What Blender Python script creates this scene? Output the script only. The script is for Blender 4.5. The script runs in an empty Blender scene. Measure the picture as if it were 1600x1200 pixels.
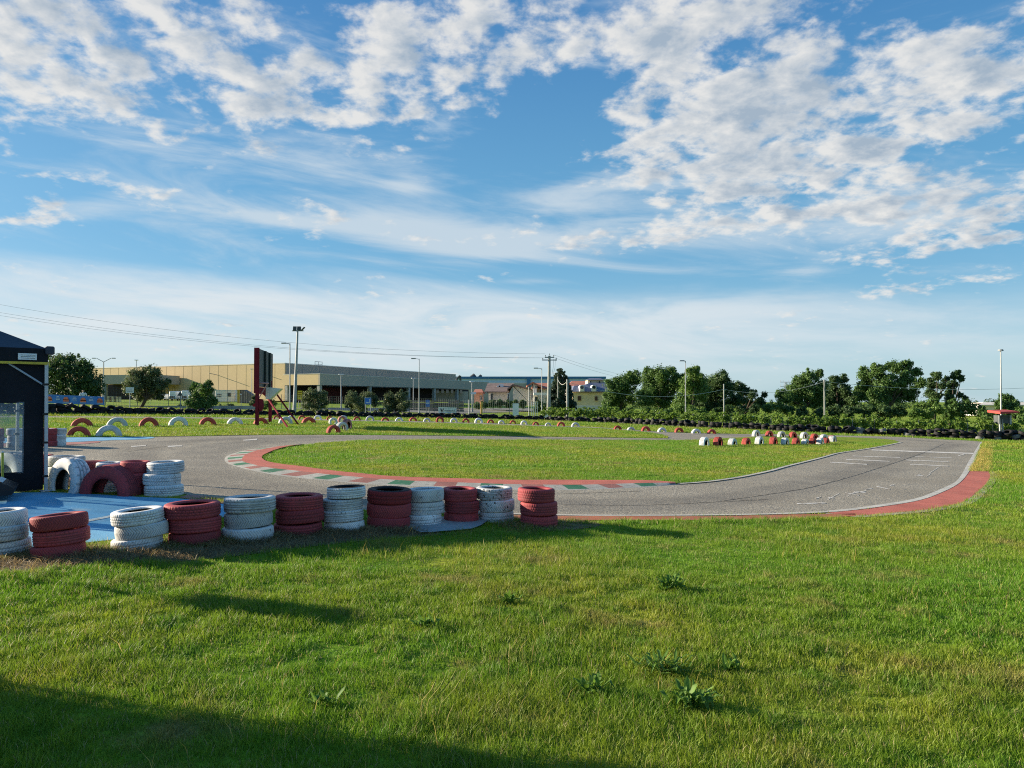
import bpy, bmesh, math, random
import numpy as np
from mathutils import Vector, Matrix

R = math.radians
rng = np.random.default_rng(7)
random.seed(7)
scn = bpy.context.scene
COL = scn.collection

# ------------------------------------------------------------------ camera model (lays out the place)
F = 1155.0
PITCH = math.atan(25.0 / F)
CAMZ = 1.75
SL = 0.03


def gz(x):
    return -SL * max(-60.0, min(60.0, x))


def gza(x):
    return -SL * np.clip(x, -60.0, 60.0)


def ray(px, py):
    a, b = (px - 800) / F, (600 - py) / F
    c, s = math.cos(PITCH), math.sin(PITCH)
    return Vector((a, c - b * s, s + b * c))


def G(px, py, dz=0.0):
    d = ray(px, py)
    t = -(CAMZ - dz) / (d.z + SL * d.x)
    return Vector((d.x * t, d.y * t, CAMZ + d.z * t))


def P(px, py, Y):
    d = ray(px, py)
    t = Y / d.y
    return Vector((d.x * t, Y, CAMZ + d.z * t))


def GX(px, Y):
    """ground point seen in column px at depth Y"""
    x = (px - 800) / F * Y
    return Vector((x, Y, gz(x)))


# ------------------------------------------------------------------ materials
def new_mat(name):
    m = bpy.data.materials.new(name)
    m.use_nodes = True
    nt = m.node_tree
    for n in list(nt.nodes):
        nt.nodes.remove(n)
    out = nt.nodes.new('ShaderNodeOutputMaterial')
    return m, nt, out


class NT:
    """tiny node helper"""

    def __init__(self, nt):
        self.nt = nt

    def n(self, t, **kw):
        nd = self.nt.nodes.new(t)
        for k, v in kw.items():
            setattr(nd, k, v)
        return nd

    def l(self, a, b):
        self.nt.links.new(a, b)

    def put(self, sock, v):
        if hasattr(v, 'is_output') or isinstance(v, bpy.types.NodeSocket):
            self.nt.links.new(v, sock)
        else:
            sock.default_value = v

    def math(self, op, a, b=0.0, c=0.0, clamp=False):
        m = self.n('ShaderNodeMath', operation=op, use_clamp=clamp)
        self.put(m.inputs[0], a)
        self.put(m.inputs[1], b)
        if len(m.inputs) > 2:
            self.put(m.inputs[2], c)
        return m.outputs[0]

    def noise(self, vec, scale, detail=4, rough=0.55, dist=0.0):
        m = self.n('ShaderNodeTexNoise')
        if vec is not None:
            self.l(vec, m.inputs['Vector'])
        m.inputs['Scale'].default_value = scale
        m.inputs['Detail'].default_value = detail
        m.inputs['Roughness'].default_value = rough
        m.inputs['Distortion'].default_value = dist
        return m.outputs['Fac']

    def smooth(self, x, lo, hi, a=0.0, b=1.0):
        m = self.n('ShaderNodeMapRange', interpolation_type='SMOOTHSTEP')
        self.put(m.inputs[0], x)
        for i, v in ((1, lo), (2, hi), (3, a), (4, b)):
            self.put(m.inputs[i], v)
        return m.outputs[0]

    def mix(self, f, a, b):
        m = self.n('ShaderNodeMix', data_type='RGBA')
        self.put(m.inputs[0], f)
        for i, v in ((6, a), (7, b)):
            if isinstance(v, (tuple, list)):
                m.inputs[i].default_value = (v[0], v[1], v[2], 1)
            else:
                self.l(v, m.inputs[i])
        return m.outputs[2]

    def scale_vec(self, v, s):
        m = self.n('ShaderNodeVectorMath', operation='MULTIPLY')
        self.l(v, m.inputs[0])
        m.inputs[1].default_value = s
        return m.outputs[0]

    def pos(self):
        return self.n('ShaderNodeNewGeometry').outputs['Position']

    def obj(self):
        return self.n('ShaderNodeTexCoord').outputs['Object']

    def attr(self, name):
        return self.n('ShaderNodeAttribute', attribute_name=name).outputs['Fac']

    def bump(self, h, strength, dist):
        m = self.n('ShaderNodeBump')
        m.inputs['Strength'].default_value = strength
        m.inputs['Distance'].default_value = dist
        self.l(h, m.inputs['Height'])
        return m.outputs[0]

    def bsdf(self, col, rough=0.8, metal=0.0, normal=None, spec=0.3):
        b = self.n('ShaderNodeBsdfPrincipled')
        if isinstance(col, (tuple, list)):
            b.inputs['Base Color'].default_value = (col[0], col[1], col[2], 1)
        else:
            self.l(col, b.inputs['Base Color'])
        self.put(b.inputs['Roughness'], rough)
        b.inputs['Metallic'].default_value = metal
        b.inputs['Specular IOR Level'].default_value = spec
        if normal is not None:
            self.l(normal, b.inputs['Normal'])
        return b.outputs[0]


def pmat(name, col, rough=0.75, var=0.25, scale=3.0, metal=0.0, bump=0.0, bscale=60.0, stain=None, spec=0.3):
    """plain surface with real-life unevenness: two scales of tone variation, optional stains and bump"""
    m, nt, out = new_mat(name)
    k = NT(nt)
    v = k.obj()
    n1 = k.noise(v, scale, 5, 0.6)
    n2 = k.noise(v, scale * 9, 3, 0.6)
    f = k.math('ADD', k.math('MULTIPLY', n1, 0.65), k.math('MULTIPLY', n2, 0.35))
    f = k.smooth(f, 0.3, 0.7)
    c = k.mix(f, [x * (1 - var) for x in col], [min(1, x * (1 + var)) for x in col])
    if stain:
        s = k.smooth(k.noise(v, scale * 2.3, 6, 0.65, 0.5), 0.56, 0.72, 0, 0.75)
        c = k.mix(s, c, stain)
    nrm = k.bump(k.noise(v, bscale, 3), bump, 0.02) if bump else None
    k.l(k.bsdf(c, rough, metal, nrm, spec), out.inputs[0])
    return m


def paint_mat(name, col, dirt, wear_lo, tread_only=False):
    """paint over tyre rubber: grooves and liner stay black, paint scuffed off in flakes"""
    m, nt, out = new_mat(name)
    k = NT(nt)
    v = k.obj()
    info = k.n('ShaderNodeObjectInfo').outputs['Random']
    off = k.n('ShaderNodeVectorMath', operation='ADD')
    comb = k.n('ShaderNodeCombineXYZ')
    k.l(k.math('MULTIPLY', info, 37.0), comb.inputs[0])
    k.l(comb.outputs[0], off.inputs[1])
    k.l(v, off.inputs[0])
    v = off.outputs[0]
    tone = k.smooth(k.noise(v, 4.0, 5, 0.65), 0.3, 0.72)
    c = k.mix(tone, col, [col[i] * 0.68 + dirt[i] * 0.18 for i in range(3)])
    br = k.math('ADD', 0.74, k.math('MULTIPLY', info, 0.38))
    hs = k.n('ShaderNodeHueSaturation')
    k.l(br, hs.inputs['Value'])
    k.l(c, hs.inputs['Color'])
    c = hs.outputs[0]
    mud = k.smooth(k.noise(v, 9.0, 6, 0.7), 0.55, 0.8, 0, 0.45)
    c = k.mix(mud, c, dirt)
    chips = k.smooth(k.noise(v, 22.0, 5, 0.7, 0.4), wear_lo, wear_lo + 0.05)
    gro = k.math('MULTIPLY', k.math('MULTIPLY', k.attr('groove'), 0.68), k.smooth(k.noise(v, 7, 4, .6), .3, .6, .35, 1.0))
    bare = k.math('MAXIMUM', k.math('MAXIMUM', chips, gro), k.attr('inner'))
    if tread_only:
        bare = k.math('MAXIMUM', bare, k.attr('side'))
    c = k.mix(bare, c, (0.012, 0.012, 0.014))
    k.l(k.bsdf(c, 0.72, 0, k.bump(k.noise(v, 90, 3), 0.25, 0.004), 0.25), out.inputs[0])
    return m


M = {}
M['white_paint'] = paint_mat('white_tyre_paint', (0.80, 0.81, 0.80), (0.20, 0.19, 0.15), 0.62)
M['white_worn'] = paint_mat('worn_white_tyre_paint', (0.78, 0.79, 0.78), (0.2, 0.19, 0.16), 0.565)
M['white_bare'] = paint_mat('white_paint_on_tread_only', (0.78, 0.79, 0.78), (0.2, 0.19, 0.15), 0.66, True)
M['red_paint'] = paint_mat('red_tyre_paint', (0.41, 0.062, 0.072), (0.30, 0.14, 0.13), 0.68)
M['red_bare'] = paint_mat('red_paint_on_tread_only', (0.33, 0.04, 0.045), (0.16, 0.05, 0.05), 0.72, True)
M['red_bright'] = paint_mat('faded_red_tyre_paint', (0.50, 0.085, 0.065), (0.25, 0.10, 0.08), 0.72)
M['pink_paint'] = paint_mat('pink_tyre_paint', (0.58, 0.24, 0.23), (0.4, 0.2, 0.18), 0.74)
M['black_rubber'] = pmat('black_rubber', (0.009, 0.009, 0.010), 0.7, 0.5, 4)
M['grey_rubber'] = pmat('greyed_rubber', (0.17, 0.17, 0.17), 0.8, 0.4, 8)
M['steel'] = pmat('galvanised_steel', (0.30, 0.32, 0.33), 0.5, 0.2, 2, 0.3)
M['alu'] = pmat('aluminium', (0.42, 0.45, 0.48), 0.42, 0.15, 3, 0.4)
M['lampgrey'] = pmat('lamp_housing', (0.25, 0.27, 0.28), 0.5, 0.2, 3)
M['concrete'] = pmat('concrete', (0.33, 0.33, 0.31), 0.9, 0.25, 1.5, stain=(0.18, 0.17, 0.15))
M['pole_conc'] = pmat('pole_concrete', (0.30, 0.31, 0.29), 0.9, 0.25, 1.0)
M['wood'] = pmat('weathered_wood', (0.15, 0.115, 0.085), 0.9, 0.3, 3)
M['white'] = pmat('white_metal', (0.72, 0.74, 0.74), 0.5, 0.12, 2, stain=(0.45, 0.45, 0.42))
M['black_fabric'] = pmat('black_tent_fabric', (0.006, 0.008, 0.013), 0.8, 0.35, 2, bump=0.9, bscale=2.2)
M['roof_fabric'] = pmat('tent_roof_fabric', (0.035, 0.045, 0.065), 0.6, 0.25, 1.2, bump=0.3, bscale=4)
M['yellow'] = pmat('yellow_strip', (0.55, 0.42, 0.05), 0.6, 0.2, 4)
M['acid'] = pmat('yellow_green_pole', (0.42, 0.45, 0.06), 0.5, 0.2, 4)
M['plastic_black'] = pmat('black_plastic', (0.012, 0.012, 0.014), 0.5, 0.3, 5)
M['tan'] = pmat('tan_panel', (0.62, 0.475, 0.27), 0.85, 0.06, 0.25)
M['grey_and_shaded_panel'] = pmat('grey_and_shaded_panel', (0.40, 0.365, 0.305), 0.85, 0.06, 0.25)  # tan cladding's shaded faces, shade put into the colour; also plain grey walls
M['bay_shade'] = pmat('loading_bay_shade', (0.03, 0.026, 0.03), 0.9, 0.4, 0.4)  # near-black stands in for the deep shade under canopy and porch
M['maroon'] = pmat('maroon_door', (0.08, 0.02, 0.025), 0.8, 0.3, 0.6)
M['cap'] = pmat('roof_edge', (0.7, 0.68, 0.62), 0.7, 0.1, 1)
M['blue_dark'] = pmat('blue_cladding', (0.05, 0.17, 0.33), 0.5, 0.12, 0.1)
M['blue_light'] = pmat('pale_blue_cladding', (0.48, 0.62, 0.74), 0.5, 0.1, 0.1)
M['roof_brown'] = pmat('brown_roof_tiles', (0.20, 0.145, 0.125), 0.9, 0.3, 1.5)
M['roof_red'] = pmat('red_roof_tiles', (0.40, 0.15, 0.10), 0.9, 0.3, 1.5)
M['slate'] = pmat('blue_slate', (0.10, 0.12, 0.18), 0.6, 0.3, 1.5)
M['plaster'] = pmat('grey_plaster', (0.62, 0.57, 0.49), 0.9, 0.1, 0.6)
M['plaster_y'] = pmat('yellow_plaster', (0.78, 0.62, 0.38), 0.9, 0.1, 0.6)
M['plaster_w'] = pmat('white_plaster', (0.78, 0.74, 0.69), 0.9, 0.12, 0.6)
M['plaster_p'] = pmat('pink_plaster', (0.62, 0.36, 0.25), 0.9, 0.1, 0.6)
M['glass'] = pmat('window_glass', (0.02, 0.025, 0.03), 0.15, 0.3, 1, spec=0.6)
M['shutter'] = pmat('brown_shutter', (0.10, 0.05, 0.035), 0.8, 0.2, 2)
M['sign_red'] = pmat('dark_red_steel', (0.17, 0.018, 0.03), 0.9, 0.25, 2, spec=.1)
M['sign_pink'] = pmat('pale_red_steel', (0.52, 0.28, 0.28), 0.5, 0.2, 3)
M['panel_grey'] = pmat('grey_back_panel', (0.075, 0.085, 0.085), 0.6, 0.3, 2)
M['rib'] = pmat('dark_green_rib', (0.010, 0.022, 0.02), 0.6, 0.2, 2)
M['sign_blue'] = pmat('blue_sign_face', (0.03, 0.16, 0.55), 0.4, 0.1, 3)
M['sign_yellow'] = pmat('yellow_sign_face', (0.72, 0.52, 0.03), 0.5, 0.1, 3)
M['banner_blue'] = pmat('blue_banner', (0.07, 0.22, 0.55), 0.6, 0.12, 1.5)
M['orange'] = pmat('orange_print', (0.75, 0.20, 0.10), 0.6, 0.1, 5)
M['print_white'] = pmat('white_print', (0.55, 0.62, 0.70), 0.6, 0.1, 5)
M['wire'] = pmat('cable', (0.22, 0.24, 0.26), 0.6, 0.1, 1)
M['wire_pale'] = pmat('pale_cable', (0.5, 0.52, 0.5), 0.6, 0.1, 1)
M['fence'] = pmat('green_fence_wire', (0.10, 0.14, 0.13), 0.6, 0.2, 2)
M['awning'] = pmat('red_awning', (0.40, 0.06, 0.05), 0.7, 0.2, 2)
M['crate'] = pmat('crate_wood', (0.24, 0.19, 0.14), 0.9, 0.35, 2)
M['skip_y'] = pmat('yellow_panel', (0.55, 0.34, 0.04), 0.6, 0.2, 1)
M['bark'] = pmat('bark', (0.07, 0.055, 0.04), 0.95, 0.4, 4, bump=0.5, bscale=12)


def leaf_mat(name, a, b, trans=0.28, scale=0.6):
    m, nt, out = new_mat(name)
    k = NT(nt)
    p = k.pos()
    f = k.smooth(k.noise(p, scale, 4, 0.6), 0.34, 0.66)
    r = k.attr('rnd')
    f2 = k.math('ADD', k.math('MULTIPLY', f, 0.55), k.math('MULTIPLY', r, 0.45))
    c = k.mix(f2, a, b)
    d = k.bsdf(c, 0.6, 0, None, 0.3)
    t = k.n('ShaderNodeBsdfTranslucent')
    k.l(k.mix(0.5, c, [b[0] * 1.3, b[1] * 1.3, b[2] * 0.8]), t.inputs[0])
    mx = k.n('ShaderNodeMixShader')
    mx.inputs[0].default_value = trans
    k.l(d, mx.inputs[1])
    k.l(t.outputs[0], mx.inputs[2])
    k.l(mx.outputs[0], out.inputs[0])
    return m


M['leaf_dark'] = leaf_mat('dark_leaves', (0.030, 0.066, 0.024), (0.085, 0.15, 0.045))
M['leaf_mid'] = leaf_mat('mid_leaves', (0.044, 0.10, 0.024), (0.12, 0.21, 0.05))
M['leaf_light'] = leaf_mat('light_leaves', (0.06, 0.12, 0.024), (0.15, 0.25, 0.05))
M['leaf_vine'] = leaf_mat('vine_leaves', (0.08, 0.155, 0.025), (0.21, 0.32, 0.058), 0.4)
M['leaf_olive'] = leaf_mat('olive_leaves', (0.06, 0.09, 0.042), (0.15, 0.19, 0.09))
M['leaf_blue'] = leaf_mat('conifer_needles', (0.02, 0.04, 0.025), (0.05, 0.085, 0.05))
M['leaf_weed'] = leaf_mat('weed_leaves', (0.07, 0.16, 0.022), (0.17, 0.29, 0.05), 0.35, 3)


def grass_color(k, p):
    """lawn colour in the world: lush, yellowish and thatchy patches"""
    big = k.smooth(k.noise(p, 0.22, 3, 0.5), 0.36, 0.64)
    mid = k.smooth(k.noise(p, 1.3, 4, 0.6), 0.35, 0.68)
    c = k.mix(big, (0.17, 0.33, 0.016), (0.36, 0.38, 0.036))
    c = k.mix(k.math('MULTIPLY', mid, 0.7), c, (0.13, 0.275, 0.016))
    lush = k.smooth(k.noise(p, 2.6, 4, 0.6), 0.54, 0.70, 0, 0.65)
    c = k.mix(lush, c, (0.085, 0.22, 0.02))
    dry = k.smooth(k.noise(p, 0.95, 6, 0.66), 0.53, 0.68, 0, 0.85)
    c = k.mix(dry, c, (0.36, 0.27, 0.095))
    return c


def make_grass(name, kind):
    m, nt, out = new_mat(name)
    k = NT(nt)
    p = k.pos()
    r = k.attr('rnd')
    if kind == 'straw':
        c = k.mix(r, (0.34, 0.27, 0.05), (0.62, 0.46, 0.14))
    elif kind == 'dry':
        c = k.mix(r, (0.13, 0.09, 0.04), (0.40, 0.30, 0.15))
    else:
        c = grass_color(k, p)
        c = k.mix(k.math('MULTIPLY', r, 0.55), c, (0.075, 0.17, 0.012))
        thatch = k.math('GREATER_THAN', r, 0.93)
        c = k.mix(thatch, c, (0.40, 0.34, 0.15))
    d = k.bsdf(c, 0.55, 0, None, 0.35)
    t = k.n('ShaderNodeBsdfTranslucent')
    k.l(c, t.inputs[0])
    mx = k.n('ShaderNodeMixShader')
    mx.inputs[0].default_value = 0.4
    k.l(d, mx.inputs[1])
    k.l(t.outputs[0], mx.inputs[2])
    k.l(mx.outputs[0], out.inputs[0])
    return m


M['grass'] = make_grass('grass_blades', 'lawn')
M['dry'] = make_grass('dry_grass_blades', 'dry')
M['straw'] = make_grass('straw_blades', 'straw')


def ground_mat():
    m, nt, out = new_mat('turf_ground')
    k = NT(nt)
    p = k.pos()
    c = grass_color(k, p)
    soil = k.smooth(k.noise(p, 16, 4, 0.7), 0.40, 0.62)
    c = k.mix(soil, k.mix(0.5, c, (0.05, 0.07, 0.015)), c)
    k.l(k.bsdf(c, 0.95, 0, k.bump(k.noise(p, 30, 4, 0.7), 0.8, 0.03), 0.1), out.inputs[0])
    return m


M['ground'] = ground_mat()


def asphalt_mat():
    m, nt, out = new_mat('worn_asphalt')
    k = NT(nt)
    p = k.pos()
    speck = k.noise(p, 34, 4, 0.8)
    sp2 = k.noise(p, 17, 3, 0.7)
    big = k.smooth(k.noise(p, 0.35, 5, 0.6), 0.35, 0.68)
    c = k.mix(big, (0.37, 0.315, 0.225), (0.49, 0.425, 0.315))
    c = k.mix(k.smooth(speck, 0.42, 0.56), (0.15, 0.137, 0.115), c)
    c = k.mix(k.smooth(sp2, 0.55, 0.68, 0, 0.6), c, (0.50, 0.47, 0.40))
    # rubbered racing line: a real darkening laid along the track, kept as a vertex attribute
    dk = k.math('MULTIPLY', k.attr('rubber'), k.smooth(k.noise(k.scale_vec(p, (1, 1, 1)), 0.9, 5, 0.6), 0.25, 0.7, 0.35, 1.0))
    c = k.mix(k.math('MULTIPLY', dk, 0.8), c, (0.085, 0.08, 0.076))
    h = k.math('ADD', speck, k.math('MULTIPLY', sp2, 0.8))
    k.l(k.bsdf(c, 0.88, 0, k.bump(h, 0.7, 0.012), 0.2), out.inputs[0])
    return m


M['asphalt'] = asphalt_mat()


def worn_paint(name, col, under=(0.16, 0.155, 0.145), lo=0.52, hi=0.60, scale=6.0, rough=0.8):
    m, nt, out = new_mat(name)
    k = NT(nt)
    p = k.pos()
    tone = k.smooth(k.noise(p, 1.7, 5, 0.65), 0.3, 0.7)
    c = k.mix(tone, [x * 0.72 for x in col], col)
    c = k.mix(k.smooth(k.noise(p, 40, 3, 0.7), 0.45, 0.6, 0, 0.25), c, [x * 0.5 for x in col])
    w = k.smooth(k.noise(p, scale, 6, 0.72), lo, hi)
    c = k.mix(w, c, under)
    k.l(k.bsdf(c, rough, 0, k.bump(k.noise(p, 50, 3), 0.5, 0.008), 0.2), out.inputs[0])
    return m


M['p_white'] = worn_paint('worn_white_paint', (0.46, 0.44, 0.38), (0.26, 0.24, 0.2), lo=0.50, hi=0.66)
M['p_edge'] = worn_paint('pale_edge_paint', (0.60, 0.57, 0.49), (0.36, 0.33, 0.27), lo=0.54, hi=0.68)
M['p_line'] = worn_paint('broken_white_line', (0.78, 0.75, 0.68), (0.38, 0.33, 0.26), lo=0.46, hi=0.60, scale=5)
M['p_red'] = worn_paint('red_kerb_paint', (0.56, 0.165, 0.115), (0.42, 0.22, 0.16), lo=0.56, hi=0.75)
M['p_brick'] = worn_paint('dull_red_kerb_paint', (0.36, 0.15, 0.12), (0.26, 0.16, 0.12), lo=0.56, hi=0.7)
M['p_green'] = worn_paint('green_kerb_paint', (0.045, 0.19, 0.10), (0.2, 0.22, 0.17), lo=0.52, hi=0.68)
M['p_blue'] = worn_paint('blue_ground_paint', (0.17, 0.45, 0.66), (0.33, 0.43, 0.48), lo=0.52, hi=0.72, scale=2.2)
M['p_pink'] = worn_paint('pink_ground_paint', (0.44, 0.19, 0.17), (0.28, 0.2, 0.18), lo=0.5, hi=0.7)
M['p_orange'] = worn_paint('orange_red_edge_paint', (0.46, 0.16, 0.08), (0.25, 0.17, 0.09), lo=0.5, hi=0.66)
M['slab'] = worn_paint('slab_concrete', (0.40, 0.41, 0.41), (0.3, 0.3, 0.3))
M['dirt'] = worn_paint('brown_dirt', (0.15, 0.11, 0.06), (0.24, 0.18, 0.09))
M['patch'] = worn_paint('straw_verge', (0.36, 0.29, 0.09), (0.2, 0.24, 0.05), lo=0.42, hi=0.6, scale=4)


def film_mat():
    m, nt, out = new_mat('clear_plastic_film')
    k = NT(nt)
    t = k.n('ShaderNodeBsdfTransparent')
    t.inputs[0].default_value = (0.80, 0.86, 0.90, 1)
    v = k.obj()
    g = k.bsdf((0.35, 0.42, 0.48), 0.25, 0, k.bump(k.noise(v, 5, 3), 0.5, 0.02), 0.5)
    mx = k.n('ShaderNodeMixShader')
    k.l(k.smooth(k.noise(v, 3, 4, 0.6), 0.3, 0.8, 0.12, 0.32), mx.inputs[0])
    k.l(t.outputs[0], mx.inputs[1])
    k.l(g, mx.inputs[2])
    k.l(mx.outputs[0], out.inputs[0])
    return m


M['film'] = film_mat()


# ------------------------------------------------------------------ objects
def tag(o, label=None, cat=None, group=None, kind=None):
    if label:
        o['label'] = label
    if cat:
        o['category'] = cat
    if group:
        o['group'] = group
    if kind:
        o['kind'] = kind
    return o


def thing(name, loc, label, cat, group=None):
    o = bpy.data.objects.new(name, None)
    o.empty_display_size = 0.2
    o.location = loc
    COL.objects.link(o)
    return tag(o, label, cat, group)


def origin_of(o):
    v = Vector((0, 0, 0))
    while o is not None:
        v += o.location
        o = o.parent
    return v


class MB:
    """collects shapes in world coordinates, links them as ONE mesh object"""

    def __init__(self):
        self.v, self.f, self.mi = [], [], []

    def add(self, vs, fs, mi=0):
        b = len(self.v)
        self.v += [tuple(x) for x in vs]
        self.f += [tuple(i + b for i in q) for q in fs]
        self.mi += [mi] * len(fs)
        return self

    def box(self, c, s, rz=0.0, mi=0, bev=0.0):
        c = Vector(c)
        ca, sa = math.cos(rz), math.sin(rz)
        x, y, z = s[0] / 2, s[1] / 2, s[2] / 2
        if bev <= 0:
            pts = [(-x, -y, -z), (x, -y, -z), (x, y, -z), (-x, y, -z), (-x, -y, z), (x, -y, z), (x, y, z), (-x, y, z)]
            fs = [(0, 3, 2, 1), (4, 5, 6, 7), (0, 1, 5, 4), (1, 2, 6, 5), (2, 3, 7, 6), (3, 0, 4, 7)]
        else:
            b = bev
            ring = [(-x + b, -y), (x - b, -y), (x, -y + b), (x, y - b), (x - b, y), (-x + b, y), (-x, y - b), (-x, -y + b)]
            ins = [(max(-x + b, min(x - b, p[0])), max(-y + b, min(y - b, p[1]))) for p in ring]
            pts = [(p[0], p[1], -z) for p in ins] + [(p[0], p[1], -z + b) for p in ring] + [(p[0], p[1], z - b) for p in ring] + [(p[0], p[1], z) for p in ins]
            fs = [tuple(range(7, -1, -1)), tuple(range(24, 32))]
            for l in range(3):
                for i in range(8):
                    j = (i + 1) % 8
                    fs.append((l * 8 + i, l * 8 + j, l * 8 + 8 + j, l * 8 + 8 + i))
        return self.add([c + Vector((p[0] * ca - p[1] * sa, p[0] * sa + p[1] * ca, p[2])) for p in pts], fs, mi)

    def tube(self, p0, p1, r0, r1=None, n=8, mi=0, caps=True):
        p0, p1 = Vector(p0), Vector(p1)
        r1 = r0 if r1 is None else r1
        d = (p1 - p0).normalized()
        a = d.orthogonal().normalized()
        b = d.cross(a)
        vs = []
        for p, r in ((p0, r0), (p1, r1)):
            for i in range(n):
                t = 2 * math.pi * i / n
                vs.append(p + (a * math.cos(t) + b * math.sin(t)) * r)
        fs = [(i, (i + 1) % n, n + (i + 1) % n, n + i) for i in range(n)]
        if caps:
            fs += [tuple(range(n - 1, -1, -1)), tuple(range(n, 2 * n))]
        return self.add(vs, fs, mi)

    def path(self, pts, r, n=6, mi=0):
        for a, b in zip(pts, pts[1:]):
            self.tube(a, b, r, r, n, mi)
        return self

    def prism(self, poly, ext, mi=0):
        """closed polygon (3-D points, planar) extruded along ext"""
        ext = Vector(ext)
        n = len(poly)
        vs = [Vector(p) for p in poly] + [Vector(p) + ext for p in poly]
        nrm = Vector((0, 0, 0))
        for i in range(n):
            nrm += Vector(poly[i]).cross(Vector(poly[(i + 1) % n]))
        fs = [(i, (i + 1) % n, n + (i + 1) % n, n + i) for i in range(n)] + [tuple(range(n - 1, -1, -1)), tuple(range(n, 2 * n))]
        if nrm.dot(ext) < 0:
            fs = [tuple(reversed(q)) for q in fs]
        return self.add(vs, fs, mi)

    def build(self, name, mats, parent=None, smooth=False, loc=None):
        me = bpy.data.meshes.new(name)
        o = bpy.data.objects.new(name, me)
        if parent is not None:
            o.parent = parent
            org = origin_of(parent)
        else:
            org = Vector(loc) if loc is not None else Vector((0, 0, 0))
            o.location = org
        me.from_pydata([(x[0] - org.x, x[1] - org.y, x[2] - org.z) for x in self.v], [], self.f)
        if not isinstance(mats, (list, tuple)):
            mats = [mats]
        for m in mats:
            me.materials.append(m)
        if len(mats) > 1:
            me.polygons.foreach_set('material_index', self.mi)
        if smooth:
            me.polygons.foreach_set('use_smooth', [True] * len(me.polygons))
        me.update()
        COL.objects.link(o)
        return o


def np_mesh(name, verts, loops, starts, mats, attrs=None, parent=None, loc=None, smooth=False):
    me = bpy.data.meshes.new(name)
    o = bpy.data.objects.new(name, me)
    org = Vector((0, 0, 0))
    if parent is not None:
        o.parent = parent
        org = origin_of(parent)
    elif loc is not None:
        org = Vector(loc)
        o.location = org
    verts = verts - np.array([org.x, org.y, org.z])
    me.vertices.add(len(verts))
    me.vertices.foreach_set('co', verts.astype(np.float32).ravel())
    me.loops.add(len(loops))
    me.loops.foreach_set('vertex_index', loops.astype(np.int32))
    me.polygons.add(len(starts))
    me.polygons.foreach_set('loop_start', starts.astype(np.int32))
    for a, v in (attrs or {}).items():
        at = me.attributes.new(a, 'FLOAT', 'POINT')
        at.data.foreach_set('value', v.astype(np.float32))
    me.materials.append(mats)
    if smooth:
        me.polygons.foreach_set('use_smooth', np.ones(len(starts), bool))
    me.update(calc_edges=True)
    COL.objects.link(o)
    return o


# ------------------------------------------------------------------ plane outlines
def catmull(pts, n=6, closed=False):
    pts = [Vector(p[:2]) for p in pts]
    m = len(pts)
    out = []
    rngi = range(m) if closed else range(m - 1)
    for i in rngi:
        p1, p2 = pts[i], pts[(i + 1) % m]
        p0 = pts[(i - 1) % m] if closed or i > 0 else p1 * 2 - p2
        p3 = pts[(i + 2) % m] if closed or i + 2 < m else p2 * 2 - p1
        for j in range(n):
            t = j / n
            # centripetal-ish safe: plain Catmull with clamped tangents
            d = (p2 - p1).length
            m1, m2 = (p2 - p0) * 0.5, (p3 - p1) * 0.5
            if m1.length > d:
                m1 *= d / m1.length
            if m2.length > d:
                m2 *= d / m2.length
            h = 2 * t ** 3 - 3 * t ** 2 + 1, t ** 3 - 2 * t ** 2 + t, -2 * t ** 3 + 3 * t ** 2, t ** 3 - t ** 2
            out.append(p1 * h[0] + m1 * h[1] + p2 * h[2] + m2 * h[3])
    if not closed:
        out.append(pts[-1])
    return out


def gp(px_list, n=5, smooth=True):
    w = [G(*p) for p in px_list]
    return catmull(w, n) if smooth else [v.xy for v in w]


def sheet(name, outline, dz, mat, kind='structure', holes=()):
    bm = bmesh.new()
    edges = []
    for loop in [outline] + list(holes):
        vs = [bm.verts.new((p[0], p[1], gz(p[0]) + dz)) for p in loop]
        for i in range(len(vs)):
            if (vs[i].co - vs[(i + 1) % len(vs)].co).length > 1e-6:
                edges.append(bm.edges.new((vs[i], vs[(i + 1) % len(vs)])))
    bmesh.ops.triangle_fill(bm, use_beauty=True, use_dissolve=False, edges=edges)
    for f in bm.faces:
        if f.normal.z < 0:
            f.normal_flip()
    me = bpy.data.meshes.new(name)
    bm.to_mesh(me)
    bm.free()
    me.materials.append(mat)
    o = bpy.data.objects.new(name, me)
    COL.objects.link(o)
    o['kind'] = kind
    return o


def resample(pl, n):
    pl = np.array([(p[0], p[1]) for p in pl])
    d = np.r_[0, np.cumsum(np.hypot(*(np.diff(pl, axis=0).T)))]
    t = np.linspace(0, d[-1], n)
    return np.c_[np.interp(t, d, pl[:, 0]), np.interp(t, d, pl[:, 1])], d[-1]


def strip(name, a, b, dz, mat, n=60, kind='structure', mb=None, mi=0):
    """flat band between two polylines"""
    A, _ = resample(a, n)
    B, _ = resample(b, n)
    own = mb is None
    mb = mb or MB()
    vs, fs = [], []
    for i in range(n):
        vs += [(A[i, 0], A[i, 1], gz(A[i, 0]) + dz), (B[i, 0], B[i, 1], gz(B[i, 0]) + dz)]
    for i in range(n - 1):
        q = (2 * i, 2 * i + 1, 2 * i + 3, 2 * i + 2)
        fs.append(q)
    # keep normals up
    p, q_, r = Vector(vs[0]), Vector(vs[1]), Vector(vs[3])
    if (q_ - p).cross(r - p).z < 0:
        fs = [tuple(reversed(f)) for f in fs]
    mb.add(vs, fs, mi)
    if own:
        o = mb.build(name, mat)
        o['kind'] = kind
        return o


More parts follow.
